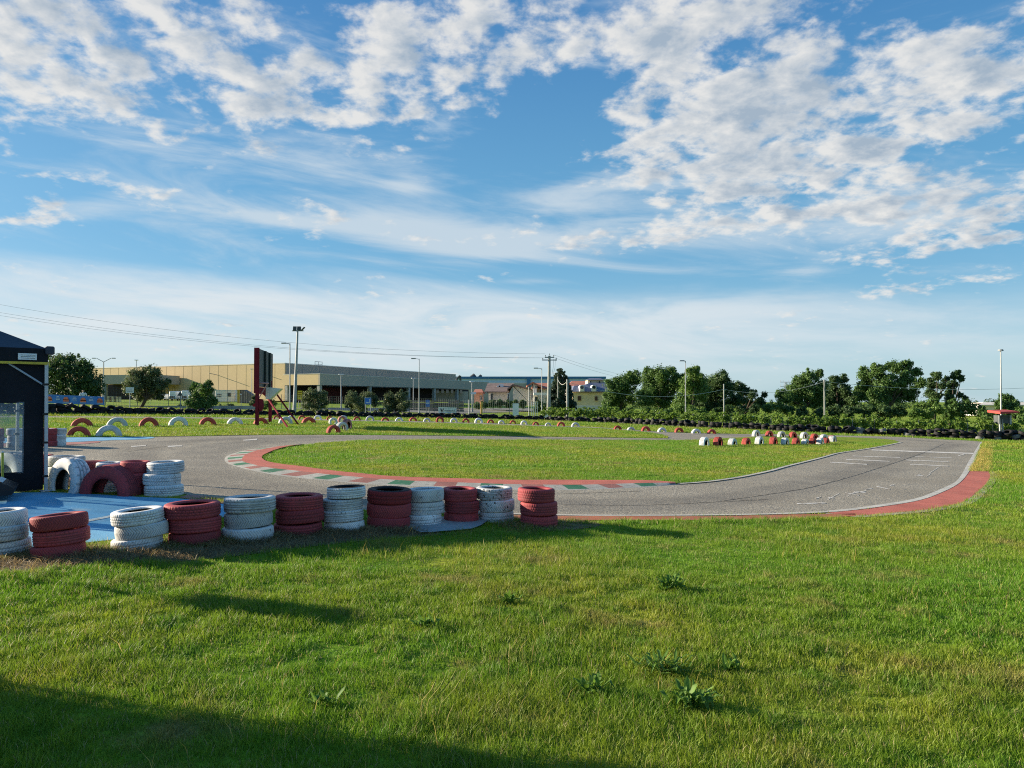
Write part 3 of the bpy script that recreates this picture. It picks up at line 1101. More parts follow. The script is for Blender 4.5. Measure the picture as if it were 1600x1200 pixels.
ORD = ['first', 'second', 'third', 'fourth', 'fifth', 'sixth', 'seventh', 'eighth', 'ninth', 'tenth', 'eleventh', 'twelfth', 'thirteenth', 'fourteenth', 'fifteenth', 'sixteenth', 'seventeenth', 'eighteenth',
       'nineteenth', 'twentieth', 'twenty-first', 'twenty-second', 'twenty-third', 'twenty-fourth', 'twenty-fifth', 'twenty-sixth', 'twenty-seventh', 'twenty-eighth', 'twenty-ninth', 'thirtieth',
       'thirty-first', 'thirty-second', 'thirty-third', 'thirty-fourth', 'thirty-fifth', 'thirty-sixth']
LEVEL = {3: ['bottom', 'middle', 'topmost'], 4: ['bottom', 'second lowest', 'second highest', 'topmost']}
rt = random.Random(11)


def stack(pxc, base_py, wpx, top_front_py, colour, where, group, n=3, mats=None, sink=0.02, tilt=0.0):
    """pxc column of the stack, base_py its front foot, wpx its width, top_front_py the front rim of the top tyre"""
    g = G(pxc, base_py)
    dirv = Vector((g.x, g.y, 0)).normalized()
    rad = wpx * g.y / F / 2 * dirv.y  # off-axis things look stretched by 1 / cos
    c = g + dirv * rad
    c.z = gz(c.x)
    rad = wpx * c.y / F / 2 * dirv.y
    ztop = P(pxc, top_front_py, g.y).z
    H = ztop - c.z + sink
    w = H / n
    for i in range(n):
        k = rt.choice([0, 1, 2, 3])
        s = rad / 0.3 * rt.uniform(0.95, 1.03)
        sz = w / 0.185 * 1.0
        m = (mats[i] if mats else (M['white_paint'] if colour == 'white' else M['red_paint']))
        s *= 1.0 if not (n == 4 and i == n - 1) else 0.93
        loc = c + Vector((rt.uniform(-.028, .028), rt.uniform(-.028, .028), -sink + w * (i + .5)))
        put_tyre('tyre', CAR[k], m, loc, (Matrix.Rotation(-tilt + rt.uniform(-.03, .03), 3, 'Y') @ Matrix.Rotation(rt.uniform(-.03, .03), 3, 'X') @ Matrix.Rotation(rt.uniform(0, 6.28), 3, 'Z')).to_euler(), (s, s, sz),
                 f'{colour} tyre, {LEVEL[n][i]} of {where}', group)


W_, R_ = 'white', 'red'
gF = 'tyres stacked in the front row'
front = [(2, 869, 86, 801, W_, 3), (95, 874, 92, 808, R_, 3), (218, 862, 86, 800, W_, 3), (305, 855, 87, 789.5, R_, 3), (390, 848, 80, 780, W_, 3), (468, 839, 75, 777, R_, 3), (538, 833, 66, 763, W_, 4),
         (606, 829, 68, 767, R_, 3), (664, 823, 60, 766, W_, 3), (720, 819, 55, 765.5, R_, 3), (773, 817, 56, 764, W_, 3), (840, 825, 60, 765.5, R_, 3)]
for i, (px, by, wp, ty, col, n) in enumerate(front):
    mats = None
    if i == 6:
        mats = [M['white_paint']] * 3 + [M['white_bare']]
    if i == 7:
        mats = [M['red_paint']] * 2 + [M['red_bare']]
    if i == 10:
        mats = [M['white_paint'], M['white_worn'], M['white_worn']]
    stack(px, by, wp, ty, col, f'the {ORD[i]} stack from the left in the front row', gF, n, mats, sink=0.03, tilt=(.05, .075, .065, .05, .035, .02, .02, -.02, 0, 0, 0, -.02)[i])
gB = 'tyres stacked in the rear row beside the tent'
for (px, by, wp, ty, col, wh) in ((256, 776, 61, 723, W_, 'the clean white stack right of the big red half tyre'), (208, 773, 51, 722, R_, 'the red stack between two white stacks beside the tent'),
                                  (168, 769, 42, 723.5, W_, 'the white stack seen through the big red half tyre'), (138, 765, 56, 722, R_, 'the red stack behind the tilted white half tyre'),
                                  (102, 760, 60, 714, W_, 'the white stack just right of the tent leg'), (57, 756, 56, 712, R_, 'the red stack behind the tent leg'),
                                  (20, 752, 54, 708, W_, 'the white stack seen through the tent window'), (-30, 750, 54, 708, R_, 'the red stack farthest left behind the tent window')):
    stack(px, by, wp, ty, col, wh, gB)
gL = 'tyres stacked at the far left edge of the track'
stack(74, 698, 33, 669.5, R_, 'the small red stack right behind the tent leg by the track', gL)
stack(89, 697, 31, 669.5, W_, 'the small white stack behind the tent leg by the track', gL)
stack(25, 700, 33, 670, W_, 'the small white stack in the tent window across the track', gL)
stack(-10, 701, 33, 670, R_, 'the small red stack in the tent window across the track', gL)


def axis_rot(ax, ay, lean=0.0, spin=0.0):
    """euler that points the tyre axis (local z) along (ax, ay) in plan"""
    z = Vector((ax, ay, lean)).normalized()
    q = z.to_track_quat('Z', 'Y')
    return (q @ Matrix.Rotation(spin, 3, 'Z').to_quaternion()).to_euler()


def arch(x0, x1, top, base, colour, axis, label, group, dia=None, me=None, mat=None, lean=0.0, wide=None):
    pxc = (x0 + x1) / 2
    g = G(pxc, base)
    view = Vector((g.x, g.y)).normalized()
    ax = Vector(axis).normalized()
    cosA = abs(view.dot(ax))
    sinA = math.sqrt(max(0, 1 - cosA ** 2))
    wm = (x1 - x0) * g.y / F * view.y
    me = me or SMALL
    r0, w0 = (0.46, 0.26) if me is TRUCK else ((0.46, 0.30) if me is TRUCKB else (0.31, 0.20))
    Rr = dia / 2 if dia else wm / (2 * (cosA + sinA * (w0 / (2 * r0))))
    ztop = P(pxc, top, g.y + Rr * 0.3).z
    s = Rr / r0
    c = Vector((g.x, g.y, 0)) + Vector((view.x, view.y, 0)) * (Rr * sinA * .6 + w0 * s * cosA * .5)
    c.z = ztop - Rr * math.sqrt(max(0, 1 - lean * lean))
    mm = mat or {'white': M['white_paint'], 'red': M['red_bright'], 'pink': M['pink_paint']}[colour]
    put_tyre('half_buried_tyre', me, mm, c, axis_rot(ax.x, ax.y, lean, rt.uniform(0, 6)), (s, s, s if wide is None else wide / w0), label, group, 'half tyre')


AX = (0.62, -0.78)
gr_l = 'half-buried tyres in the near left row'
arch(129, 216, 727, 776, R_, (-0.20, -0.98), 'big red half-buried tyre on the blue paving beside the tent', gr_l, me=TRUCK, dia=.94, wide=.36, mat=M['red_paint'])
arch(78, 138, 716, 771, W_, (-0.50, -0.86), 'big white half-buried tyre leaning behind the red one beside the tent', gr_l, me=TRUCKB, lean=0.10, dia=0.88)
arch(-12, 34, 710, 768, W_, (-0.3, -0.95), 'big white half-buried tyre seen through the tent window', gr_l, me=TRUCKB, lean=0.25, dia=.95)
gr_a = 'half-buried tyres across the track at the left'
arch(103, 143, 666, 682, R_, (0.3, -.95), 'red half-buried tyre at the blue edge strip', gr_a, me=TRUCK)
arch(148, 192, 664, 682.5, W_, AX, 'white half-buried tyre at the blue edge strip', gr_a, me=TRUCK)
row_a = [(109, 147, 653, 667, R_), (165, 201, 652, 667, W_), (216, 249, 652, 667, R_), (262, 295, 651, 666, W_), (310, 339, 652, 664.7, R_), (353, 381, 652, 663.5, W_), (395, 420, 652.5, 663.3, R_), (434, 458, 651, 662.8, W_), (470, 495, 651.5, 662, R_)]
for i, a in enumerate(row_a):
    arch(*a, AX, f'{a[4]} half-buried tyre, {ORD[i]} from the left in the long row on the left grass', gr_a, me=TRUCK)
gr_c = 'half-buried tyres clustered on the grass tip'
arch(513, 528, 652.5, 664, W_, AX, 'white half-buried tyre at the left back of the small cluster', gr_c)
arch(527, 541, 650, 663, 'pink', AX, 'pale red half-buried tyre at the back of the small cluster', gr_c)
arch(535, 549, 654.5, 671, 'pink', (0.95, -0.3), 'pink half-buried tyre standing edge-on at the right of the small cluster', gr_c, dia=.72)
arch(526, 542, 659, 674, W_, (0.8, -0.6), 'white half-buried tyre in the middle of the small cluster', gr_c, dia=.68)
arch(512, 530, 664, 678, R_, (0.7, -0.7), 'red half-buried tyre at the front of the small cluster', gr_c, dia=.66)
gr_f = 'half-buried tyres along the far lane'
AF = (0.38, -0.92)
far_row = [(427, 438, 648.7, 655.3, R_), (448, 462, 649, 656, W_), (466, 478, 649, 657, R_), (490, 503, 648.5, 656.7, W_), (510, 520.5, 650, 656.7, R_), (530, 543, 648.8, 657, W_), (552, 564, 650.7, 657, R_), (571, 585, 649.5, 657.3, W_), (595.5, 608.5, 652, 657.6, R_), (617, 630, 652, 658, W_),
           (639, 652, 651.7, 658, R_), (661, 672.5, 653, 659, W_), (680.5, 694, 651, 660, R_), (703, 715, 653, 660, W_), (722, 734, 653.6, 660.6, R_), (741, 754.5, 653, 661, W_), (761, 772.5, 655.3, 661.3, R_), (778, 788.5, 656.5, 662, W_), (796, 806.5, 656.5, 662.6, R_),
           (813, 824, 657, 663.5, W_), (831.7, 842.6, 659, 664.6, R_), (851, 861.5, 660.3, 665.8, W_), (870, 883.5, 659, 666.3, R_), (892, 906, 660, 667.3, W_), (958, 972, 665, 672, R_), (978.6, 993, 667, 673, W_), (1001, 1017, 666, 674, R_), (1026.5, 1042, 668, 675.5, W_), (1053, 1069, 668, 676, R_),
           (1079, 1096, 670, 677.3, W_), (1104, 1120, 670.5, 678, R_)]
for i, a in enumerate(far_row):
    arch(*a, AF, f'{a[4]} half-buried tyre, {ORD[i]} from the left in the row along the far lane', gr_f)
gr_r = 'half-buried tyres in the double row on the infield'
AR = (0.62, -0.78)
rear = [(1173, 1190, 672, 682, W_), (1194, 1210, 673, 682.3, R_), (1214, 1228, 674, 683.5, W_), (1231.6, 1246.5, 674.5, 684.2, R_), (1249, 1264, 675, 685.5, W_), (1266, 1279, 677.5, 686.5, R_), (1282, 1292, 678.5, 688, W_), (1293, 1308, 680, 690.5, 'pink')]
for i, a in enumerate(rear):
    arch(*a, AR, f'{a[4]} half-buried tyre, {ORD[i]} from the left in the rear row on the infield', gr_r, dia=0.66)
frnt = [(1090, 1111, 683, 697.5, W_), (1112, 1132, 682.5, 697.5, R_), (1134.5, 1154.6, 685, 696.3, W_), (1157, 1175, 684, 695.6, R_), (1177, 1196, 682, 695.2, W_), (1200, 1217, 682.5, 695, R_), (1218, 1235, 683.7, 695.5, W_), (1236, 1251.5, 684, 695, R_), (1252, 1264, 685.7, 695, W_),
        (1264, 1276, 684, 695, R_), (1276, 1287, 683.7, 695, W_), (1286, 1295, 684, 693.6, R_), (1295, 1307, 681, 691.6, W_)]
for i, a in enumerate(frnt):
    arch(*a, (0.78, -0.62), f'{a[4]} half-buried tyre, {ORD[i]} from the left in the front row on the infield', gr_r, dia=0.62, wide=.24)

# the low black tyre wall along the far edge
wall_px = [(-170, 648), (100, 646.8), (200, 647.5), (300, 648.2), (380, 649), (450, 650), (530, 651.4), (620, 652.2), (700, 653.4), (780, 655), (850, 657), (900, 659.2), (950, 661.2), (1050, 666.2), (1110, 669), (1180, 672), (1250, 675.2), (1320, 678), (1400, 681), (1500, 685.6), (1600, 689.6), (1720, 694)]
wall_top = [(-170, 632), (100, 632), (150, 636), (230, 638.4), (300, 640), (400, 642), (500, 643), (560, 645.5), (620, 647), (700, 647), (760, 647.5), (850, 652), (950, 654), (1050, 657), (1180, 662.5), (1320, 668), (1400, 670.6), (1500, 672.5), (1600, 675), (1720, 677)]
WP = gp(wall_px, 4)
wl, wlen = resample(WP, 2000)
cols = int(wlen / 0.50)
wl, _ = resample(WP, cols)
allw = []
for i in range(cols):
    x, y = wl[i]
    px = 800 + F * x / y
    tp = np.interp(px, [a[0] for a in wall_top], [a[1] for a in wall_top])
    H = max(0.34, P(px, tp, y).z - gz(x))
    nl = 2 if H < 0.5 else 3
    for j in range(nl):
        allw.append((x + rt.uniform(-.12, .12), y + rt.uniform(-.14, .14), j, H / nl, y, px))
allw.sort(key=lambda t: t[4])
print('wall tyres', len(allw), 'len', wlen)
NIND = 290
rest_v = []
for i, (x, y, j, w, Y, px) in enumerate(allw):
    z = gz(x) + w * (j + .5)
    tl = .5 if j else .2
    rot = (rt.uniform(-tl, tl), rt.uniform(-tl, tl), rt.uniform(0, 6.28))
    s_ = rt.uniform(.86, 1.08)
    sc = (s_, s_, w / .22 * rt.uniform(.9, 1.25))
    if i < NIND:
        grey = px > 1330 and rt.random() < 0.16
        put_tyre('wall_tyre', WALLT, M['grey_rubber'] if grey else M['black_rubber'], (x, y, z), rot, sc,
                 'greyed black tyre lying in the low tyre wall at the right' if grey else 'black tyre lying in the low tyre wall behind the far lane', 'greyed tyres of the low tyre wall' if grey else 'black tyres of the low tyre wall', 'wall tyre')
    else:
        rest_v.append((x, y, z, rot, sc))
if rest_v:
    base = np.zeros(len(WALLT.vertices) * 3)
    WALLT.vertices.foreach_get('co', base)
    base = base.reshape(-1, 3)
    li = np.zeros(len(WALLT.loops), int)
    WALLT.loops.foreach_get('vertex_index', li)
    Vs, Ls = [], []
    for q, (x, y, z, rot, sc) in enumerate(rest_v):
        from mathutils import Euler
        m3 = np.array(Euler(rot).to_matrix()) @ np.diag(sc)
        Vs.append(base @ m3.T + np.array([x, y, z]))
        Ls.append(li + q * len(base))
    Ls = np.concatenate(Ls)
    o = np_mesh('distant_tyre_wall', np.concatenate(Vs), Ls, np.arange(len(Ls) // 4) * 4, M['black_rubber'], smooth=True)
    tag(o, 'farthest stretch of the low black tyre wall beyond the far lane', 'tyre wall', 'black tyres of the low tyre wall', 'stuff')


# ------------------------------------------------------------------ gazebo tents
def gazebo(C, u, v, label, top=2.34, window=True):
    C = Vector((C.x, C.y, gz(C.x)))
    u = Vector((u[0], u[1], 0)).normalized() * 3.0
    v = Vector((v[0], v[1], 0)).normalized() * 3.0
    Z = Vector((0, 0, 1))
    root = thing('gazebo', C, label, 'gazebo', 'black pop-up gazebos')
    cor = [C, C + u, C + u + v, C + v]
    zt = C.z + top
    tops = [Vector((p.x, p.y, zt)) for p in cor]
    mid = C + (u + v) / 2
    apex = Vector((mid.x, mid.y, zt + 0.80))
    # roof with slightly sagging slopes
    rb = MB()
    for i in range(4):
        a, b = tops[i] + Z * .03, tops[(i + 1) % 4] + Z * .03
        n = 8
        g_ = []
        for r in range(n + 1):
            t = r / n
            rowp = []
            for c in range(n + 1):
                s_ = c / n
                p = (a.lerp(b, s_)).lerp(apex, t)
                sag = -0.10 * math.sin(math.pi * t) * math.sin(math.pi * s_)
                rowp.append(p + Z * sag)
            g_.append(rowp)
        vs = [p for r_ in g_ for p in r_]
        fs = [(r * (n + 1) + c, r * (n + 1) + c + 1, (r + 1) * (n + 1) + c + 1, (r + 1) * (n + 1) + c) for r in range(n) for c in range(n)]
        rb.add(vs, fs)
    rb.build('roof', M['roof_fabric'], root, True)
    # valance, one skirt per side
    cen = (u + v) / 2
    vb, yb = MB(), MB()
    for i in range(4):
        a, b = tops[i], tops[(i + 1) % 4]
        nrm = ((a + b) / 2 - Vector((mid.x, mid.y, zt))).normalized()
        m = 14
        for k_ in range(m):
            p, q = a.lerp(b, k_ / m), a.lerp(b, (k_ + 1) / m)
            w0 = nrm * (.02 + .012 * math.sin(k_ * 1.7))
            w1 = nrm * (.02 + .012 * math.sin((k_ + 1) * 1.7))
            vb.prism([p + w0 + Z * .03, q + w1 + Z * .03, q + w1 - Z * .20, p + w0 - Z * .20], -nrm * .012)
        yb.prism([a + nrm * .036 - Z * .195, b + nrm * .036 - Z * .195, b + nrm * .036 - Z * .235, a + nrm * .036 - Z * .235], -nrm * .03)
    vb.build('valance', M['black_fabric'], root)
    yb.build('yellow_edging', M['yellow'], root)
    cb = MB()
    for p in tops:
        cb.box(p + Z * .0 + (p - Vector((mid.x, mid.y, zt))).normalized() * .035, (.13, .13, .14), math.atan2(u.y, u.x), bev=.02)
    cb.build('corner_cap', M['roof_fabric'], root)
    for i, p in enumerate(cor):
        lg = MB()
        inn = (Vector((mid.x, mid.y, 0)) - Vector((p.x, p.y, 0))).normalized() * .10
        base = Vector((p.x, p.y, gz(p.x)))
        topp = Vector((p.x, p.y, zt - .2)) + inn * .2
        d = (topp - base)
        for s_ in (0,):
            a = math.atan2(u.y, u.x)
            lg.prism([base + Vector((math.cos(a + t) * .036, math.sin(a + t) * .036, 0)) for t in (.785, 2.356, 3.927, 5.498)], d)
        lg.box(base + Z * .012, (.16, .16, .02), a, bev=.006)
        leg = lg.build('leg', M['alu'], root)
        cl = MB()
        for t in (.12, .38, .60, .83):
            cl.box(base + d * t + inn * .2, (.085, .085, .035), a)
        cl.build('clip', M['plastic_black'], leg)
    br = MB()
    for i in range(4):
        a, b = cor[i], cor[(i + 1) % 4]
        for (p, q) in ((a, b), (b, a)):
            inn = (Vector((mid.x, mid.y, 0)) - Vector((p.x, p.y, 0))).normalized() * .05
            br.tube(Vector((p.x, p.y, zt - .58)) + inn, Vector((p.x, p.y, zt - .22)).lerp(Vector((q.x, q.y, zt - .22)), .17) + inn, .016, n=6)
    br.build('brace', M['alu'], root)
    # label patch sewn on the valance
    un = u.normalized()
    nout = Vector((un.y, -un.x, 0))
    if nout.dot(Vector((mid.x, mid.y, 0)) - Vector((C.x, C.y, 0))) > 0:
        nout = -nout
    p = Vector((C.x, C.y, zt)) + un * .16 + nout * .045
    patch = MB().prism([p - Z * .06, p + un * .26 - Z * .06, p + un * .26 - Z * .165, p - Z * .165], nout * .004).build('care_patch', M['white'], root)
    ln = MB()
    for k_ in range(3):
        q = p + nout * .006 + un * .02 - Z * (.085 + k_ * .025)
        ln.prism([q, q + un * .2, q + un * .2 - Z * .006, q - Z * .006], nout * .001)
    ln.build('care_print', M['panel_grey'], patch)

    def wall(a, b, w, win):
        """fabric side wall from a to b, with an optional clear window (t0, t1, z0, z1)"""
        L = (b - a).length
        d = (b - a).normalized()
        nn = Vector((-d.y, d.x, 0))
        if nn.dot(Vector((mid.x, mid.y, 0)) - Vector((a.x, a.y, 0))) < 0:
            nn = -nn
        mbw = MB()

        def panel(t0, t1, z0, z1):
            m = max(1, int((t1 - t0) / .15))
            for k_ in range(m):
                s0, s1 = t0 + (t1 - t0) * k_ / m, t0 + (t1 - t0) * (k_ + 1) / m
                o0, o1 = .06 + .015 * math.sin(s0 * 9 + w), .06 + .015 * math.sin(s1 * 9 + w)
                mbw.prism([a + d * s0 + nn * o0 + Z * (z0 - a.z), a + d * s1 + nn * o1 + Z * (z0 - a.z), a + d * s1 + nn * o1 + Z * (z1 - a.z), a + d * s0 + nn * o0 + Z * (z1 - a.z)], nn * .006)
        z0, z1 = gz(a.x) + .03, zt - .05
        if win:
            t0, t1, wz0, wz1 = win
            panel(.03, t0, z0, z1)
            panel(t1, L - .03, z0, z1)
            panel(t0, t1, z0, wz0)
            panel(t0, t1, wz1, z1)
        else:
            panel(.03, L - .03, z0, z1)
        sw = mbw.build('side_wall', M['black_fabric'], root)
        if win:
            q = a + nn * .055
            MB().prism([q + d * (t0 - .02) + Z * (wz0 - a.z - .02), q + d * (t1 + .02) + Z * (wz0 - a.z - .02), q + d * (t1 + .02) + Z * (wz1 - a.z + .02), q + d * (t0 - .02) + Z * (wz1 - a.z + .02)], -nn * .002).build('window', M['film'], sw)
        return sw
    if window:
        wall(cor[0], cor[1], 0, (.33, 2.6, .575, 1.70))
    else:
        wall(cor[0], cor[1], 0, None)
        wall(cor[0], cor[3], 1, None)
        wall(cor[3], cor[2], 2, None)
    return root


TC = G(71.5, 768)
gazebo(TC, (-.75, -.66), (-.66, .75), 'black pop-up tent with clear window, aluminium leg and yellow edging at the left')
gazebo(Vector((-5.8, 3.28, 0)), (-.75, -.66), (-.66, .75), 'added out-of-view black tent at the left, put in to shade the lawn', window=False)  # added tent out of view, there to cast the lower-left lawn shadow
nbx = Vector((-6.95, 7.2, gz(-6.95)))  # added unseen board, put in to cast the narrow shadow band on the lawn
nbr = thing('shadow_board', nbx, 'added unseen board on a post at the left, put in for its shadow', 'shadow board')
MB().tube(nbx - Vector((0, 0, .1)), nbx + Vector((0, 0, 1.2)), .03, n=8).build('post', M['wood'], nbr)
MB().box(nbx + Vector((0, 0, 1.40)), (.06, .42, .42), R(-14), bev=.012).build('board', M['wood'], nbr)
# thin yellow-green pole in front of the tent wall
pb = G(4, 772)
pp = thing('marker_pole', pb, 'thin yellow-green pole standing before the tent window', 'pole')
MB().tube(pb, P(4, 706, pb.y), .018, n=8).build('shaft', M['acid'], pp)
MB().tube(P(4, 707, pb.y), P(4, 705, pb.y), .021, n=8).build('cap', M['white'], pp)


def kart(loc, ang):
    k = thing('go_kart', loc, 'black go-kart with white trim parked under the tent window', 'go-kart')
    d = Vector((math.cos(ang), math.sin(ang), 0))
    n = Vector((-d.y, d.x, 0))
    Z = Vector((0, 0, 1))

    def at(a, b, z):
        return loc + d * a + n * b + Z * z
    c = MB()
    for s in (-.32, .32):
        c.tube(at(-.75, s, .09), at(.55, s, .09), .018)
        c.tube(at(.55, s, .09), at(.80, s * .5, .09), .018)
    for a in (-.7, -.2, .3):
        c.tube(at(a, -.32, .09), at(a, .32, .09), .016)
    c.build('chassis', M['steel'], k)
    b = MB()
    b.prism([at(.62, -.42, .07), at(.92, -.34, .07), at(.96, -.30, .16), at(.70, -.36, .30)], n * .78)
    ns = b.build('nose_cone', M['plastic_black'], k)
    w = MB()
    w.prism([at(.735, -.30, .292), at(.80, -.30, .258), at(.80, -.30, .263), at(.735, -.30, .298)], n * .6)
    w.build('trim', M['white'], ns)
    for s in (-1, 1):
        b = MB()
        b.prism([at(-.35, s * .38, .06), at(.35, s * .38, .06), at(.30, s * .38, .22), at(-.35, s * .38, .26)], n * (s * .2))
        sp = b.build('side_pod', M['plastic_black'], k)
        MB().prism([at(-.30, s * .585, .17), at(.25, s * .585, .14), at(.25, s * .585, .19), at(-.30, s * .585, .23)], n * (s * .006)).build('trim', M['white'], sp)
        for a, r, ww in ((.5, .13, .13), (-.58, .14, .21)):
            y = s * (.46 if a > 0 else .52)
            wh = MB().tube(at(a, y - ww / 2, r), at(a, y + ww / 2, r), r, r, 20).build('wheel', M['plastic_black'], k)
            MB().tube(at(a, y - ww / 2 - .004, r), at(a, y + ww / 2 + .004, r), r * .5, r * .5, 16).build('rim', M['alu'], wh)
    b = MB()
    b.prism([at(-.50, -.2, .1), at(-.15, -.2, .1), at(-.1, -.2, .16), at(-.42, -.2, .2), at(-.55, -.2, .62), at(-.60, -.2, .62)], n * .4)
    b.build('seat', M['plastic_black'], k)
    b = MB()
    b.tube(at(.30, 0, .1), at(.12, 0, .44), .012)
    for i in range(16):
        a0, a1 = 2 * math.pi * i / 16, 2 * math.pi * (i + 1) / 16
        ax = Vector((0.5 * d.x, 0.5 * d.y, .86))
        cc = at(.12, 0, .44)
        b.tube(cc + n * .14 * math.cos(a0) + ax * .14 * math.sin(a0), cc + n * .14 * math.cos(a1) + ax * .14 * math.sin(a1), .013, n=6)
    b.build('steering_wheel', M['plastic_black'], k)


kl = G(-96, 784)
kart(Vector((kl.x, kl.y, gz(kl.x) + .008)), R(30))


# ------------------------------------------------------------------ lamps, poles, wires
def lamp(px, top, Y, label, kind='left', r=.06, px2=None, cat='street lamp', name='street_lamp', mat='steel', arm=1.1):
    b = GX(px, Y)
    t = P(px2 if px2 is not None else px, top, Y)
    root = thing(name, b, label, cat, 'street lamps')
    m = MB().tube(b - Vector((0, 0, .1)), t, r * 1.35, r * .8, 10)
    m.tube(b - Vector((0, 0, .1)), b + Vector((0, 0, .25)), r * 2.2, r * 2.2, 10)
    m.build('pole', M[mat], root)
    X = Vector((1, 0, 0))
    Z = Vector((0, 0, 1))
    if kind in ('left', 'right', 'both'):
        for s in ((-1,) if kind == 'left' else (1,) if kind == 'right' else (-1, 1)):
            L = arm if kind != 'both' else 1.75
            e_ = t + X * s * L * .55 + Z * (.45 if kind == 'both' else .02)
            a = MB().tube(t - Z * .05, e_, r * .6, r * .5, 8).build('arm', M[mat], root)
            hb = MB()
            hb.box(e_ + X * s * L * .2, (.5, .26, .10), 0, bev=.04)
            hb.build('lamp_head', M['lampgrey'], root)
    elif kind == 'flat':
        MB().box(t + Z * .04, (.62, .34, .12), R(20), bev=.05).build('lamp_head', M['white'], root)
    elif kind == 'cap':
        MB().tube(t - Z * .02, t + Z * .10, .20, .16, 12).build('lamp_head', M['lampgrey'], root)
    return root, t


lamp(162, 565, 98, 'street lamp with two arms standing right of the blue banners', 'both', .07)
lamp(213, 563, 120, 'short street lamp peeping above the rounded tree beside the small white sign', 'flat', .06)
lamp(393.5, 577, 125, 'slim street lamp against the tan wall just left of the red board frame', 'flat', .06)
lamp(453, 536.5, 72, 'slim street lamp just left of the tall floodlight mast', 'left', .06, arm=.8)
lamp(533, 585.5, 95, 'street lamp between the first and second round bushes before the loading bays', 'flat', .06)
lamp(646, 591.5, 105, 'short pale street lamp right of the third round bush', 'flat', .06)
lamp(655, 560.5, 76, 'tall slim street lamp rising over the grey warehouse front', 'left', .042, arm=.8)
lamp(737.5, 597, 100, 'street lamp in front of the small red-roofed house', 'flat', .06)
lamp(846.5, 575.5, 76, 'street lamp just left of the big utility pole', 'left', .042, arm=.8)
lamp(1071, 564, 70, 'street lamp in front of the first tree group right of the yellow house', 'left', .042, arm=.45)
lamp(1563.5, 548, 55, 'lone mast with a small cap at the far right above the red awning', 'cap', .05, cat='mast', name='light_mast')
# floodlight mast
Yf = 62
b = GX(460, Yf)
t = P(465, 516, Yf)
fl = thing('floodlight_mast', b, 'tall slightly leaning floodlight mast in front of the warehouse corner', 'floodlight')
MB().tube(b, t, .16, .075, 12).build('pole', M['steel'], fl)
MB().tube(t + Vector((-.45, 0, -.05)), t + Vector((.5, 0, -.05)), .04, n=8).build('crossbar', M['steel'], fl)
for dx, rz, tilt in ((-.22, .3, 0), (.10, -.2, 0)):
    c = t + Vector((dx, -.05, .17))
    h_ = MB()
    ca = Vector((math.cos(rz), math.sin(rz), 0))
    up = Vector((0, .25, .97))
    h_.prism([c - ca * .15 - up * .16, c + ca * .15 - up * .16, c + ca * .15 + up * .16, c - ca * .15 + up * .16], up.cross(ca) * .14)
    h_.build('floodlight', M['panel_grey'], fl)
c = t + Vector((.42, 0, .12))
MB().prism([c + Vector((-.14, -.1, -.12)), c + Vector((.14, -.1, .16)), c + Vector((.18, -.1, .12)), c + Vector((-.10, -.1, -.16))], (0, .3, 0)).build('floodlight', M['panel_grey'], fl)


def pole(px, top, Y, r, mat, label, px2=None):
    b = GX(px, Y)
    t = P(px2 if px2 is not None else px, top, Y)
    o = thing('utility_pole', b, label, 'pole', 'plain poles')
    MB().tube(b - Vector((0, 0, .1)), t, r * 1.25, r, 10).build('shaft', M[mat], o)
    MB().tube(t - Vector((0, 0, .12)), t + Vector((0, 0, .04)), r * 1.2, r * 1.2, 10).build('cap', M['lampgrey'], o)
    return t


def uppole():
    Y = 74
    b, t = GX(857, Y), P(858.5, 556, Y)
    o = thing('power_pole', b, 'tall concrete power pole with cross-arms and insulators before the conifer', 'power pole')
    MB().tube(b - Vector((0, 0, .1)), t, .22, .12, 14).build('shaft', M['pole_conc'], o)
    X, Z = Vector((1, 0, 0)), Vector((0, 0, 1))
    a = MB()
    a.box(t - Z * .15, (.95, .10, .10), .1)
    a.box(t - Z * .42, (1.5, .10, .10), .1)
    a.build('cross_arm', M['steel'], o)
    for dx, dz in ((-.42, -.1), (.42, -.1), (0, .05), (-.68, -.37), (.68, -.37)):
        c = t + X * dx + Z * dz
        ins = MB()
        ins.tube(c, c + Z * .10, .03, .03, 8)
        ins.tube(c + Z * .10, c + Z * .18, .07, .04, 8)
        ins.build('insulator', M['lampgrey'], o)
    d = MB()
    for dx in (.42, .60):
        d.path([t + X * dx - Z * .3, t + X * (dx - .05) - Z * 1.2, t + X * dx * .6 - Z * 1.9], .012, 5)
    d.build('down_wire', M['wire'], o)
    return t


UP = uppole()
P1 = pole(871.5, 589, 88, .055, 'pole_conc', 'slim grey pole in front of the dark conifer')
P2 = pole(886.5, 593.5, 72, .10, 'pole_conc', 'stout pole left of the yellow house among the vines')
P3 = pole(1131, 600.5, 82, .065, 'pole_conc', 'pale pole in front of the dark trees right of the street lamp')
P4 = pole(1288, 594, 80, .075, 'pole_conc', 'pale pole in front of the trees over the double tyre row')
P5 = pole(826.5, 605, 86, .06, 'steel', 'slim steel post before the white gabled house')
pole(733, 625, 84, .06, 'steel', 'short steel post in the fence left of the yellow stake')


def cable(a, b, sag, label, r=.02, mat='wire', n=18, group='overhead cables'):
    pts = [a.lerp(b, i / n) - Vector((0, 0, 4 * sag * (i / n) * (1 - i / n))) for i in range(n + 1)]
    o = MB().path(pts, r, 5).build('overhead_cable', M[mat], loc=a)
    return tag(o, label, 'cable', group)


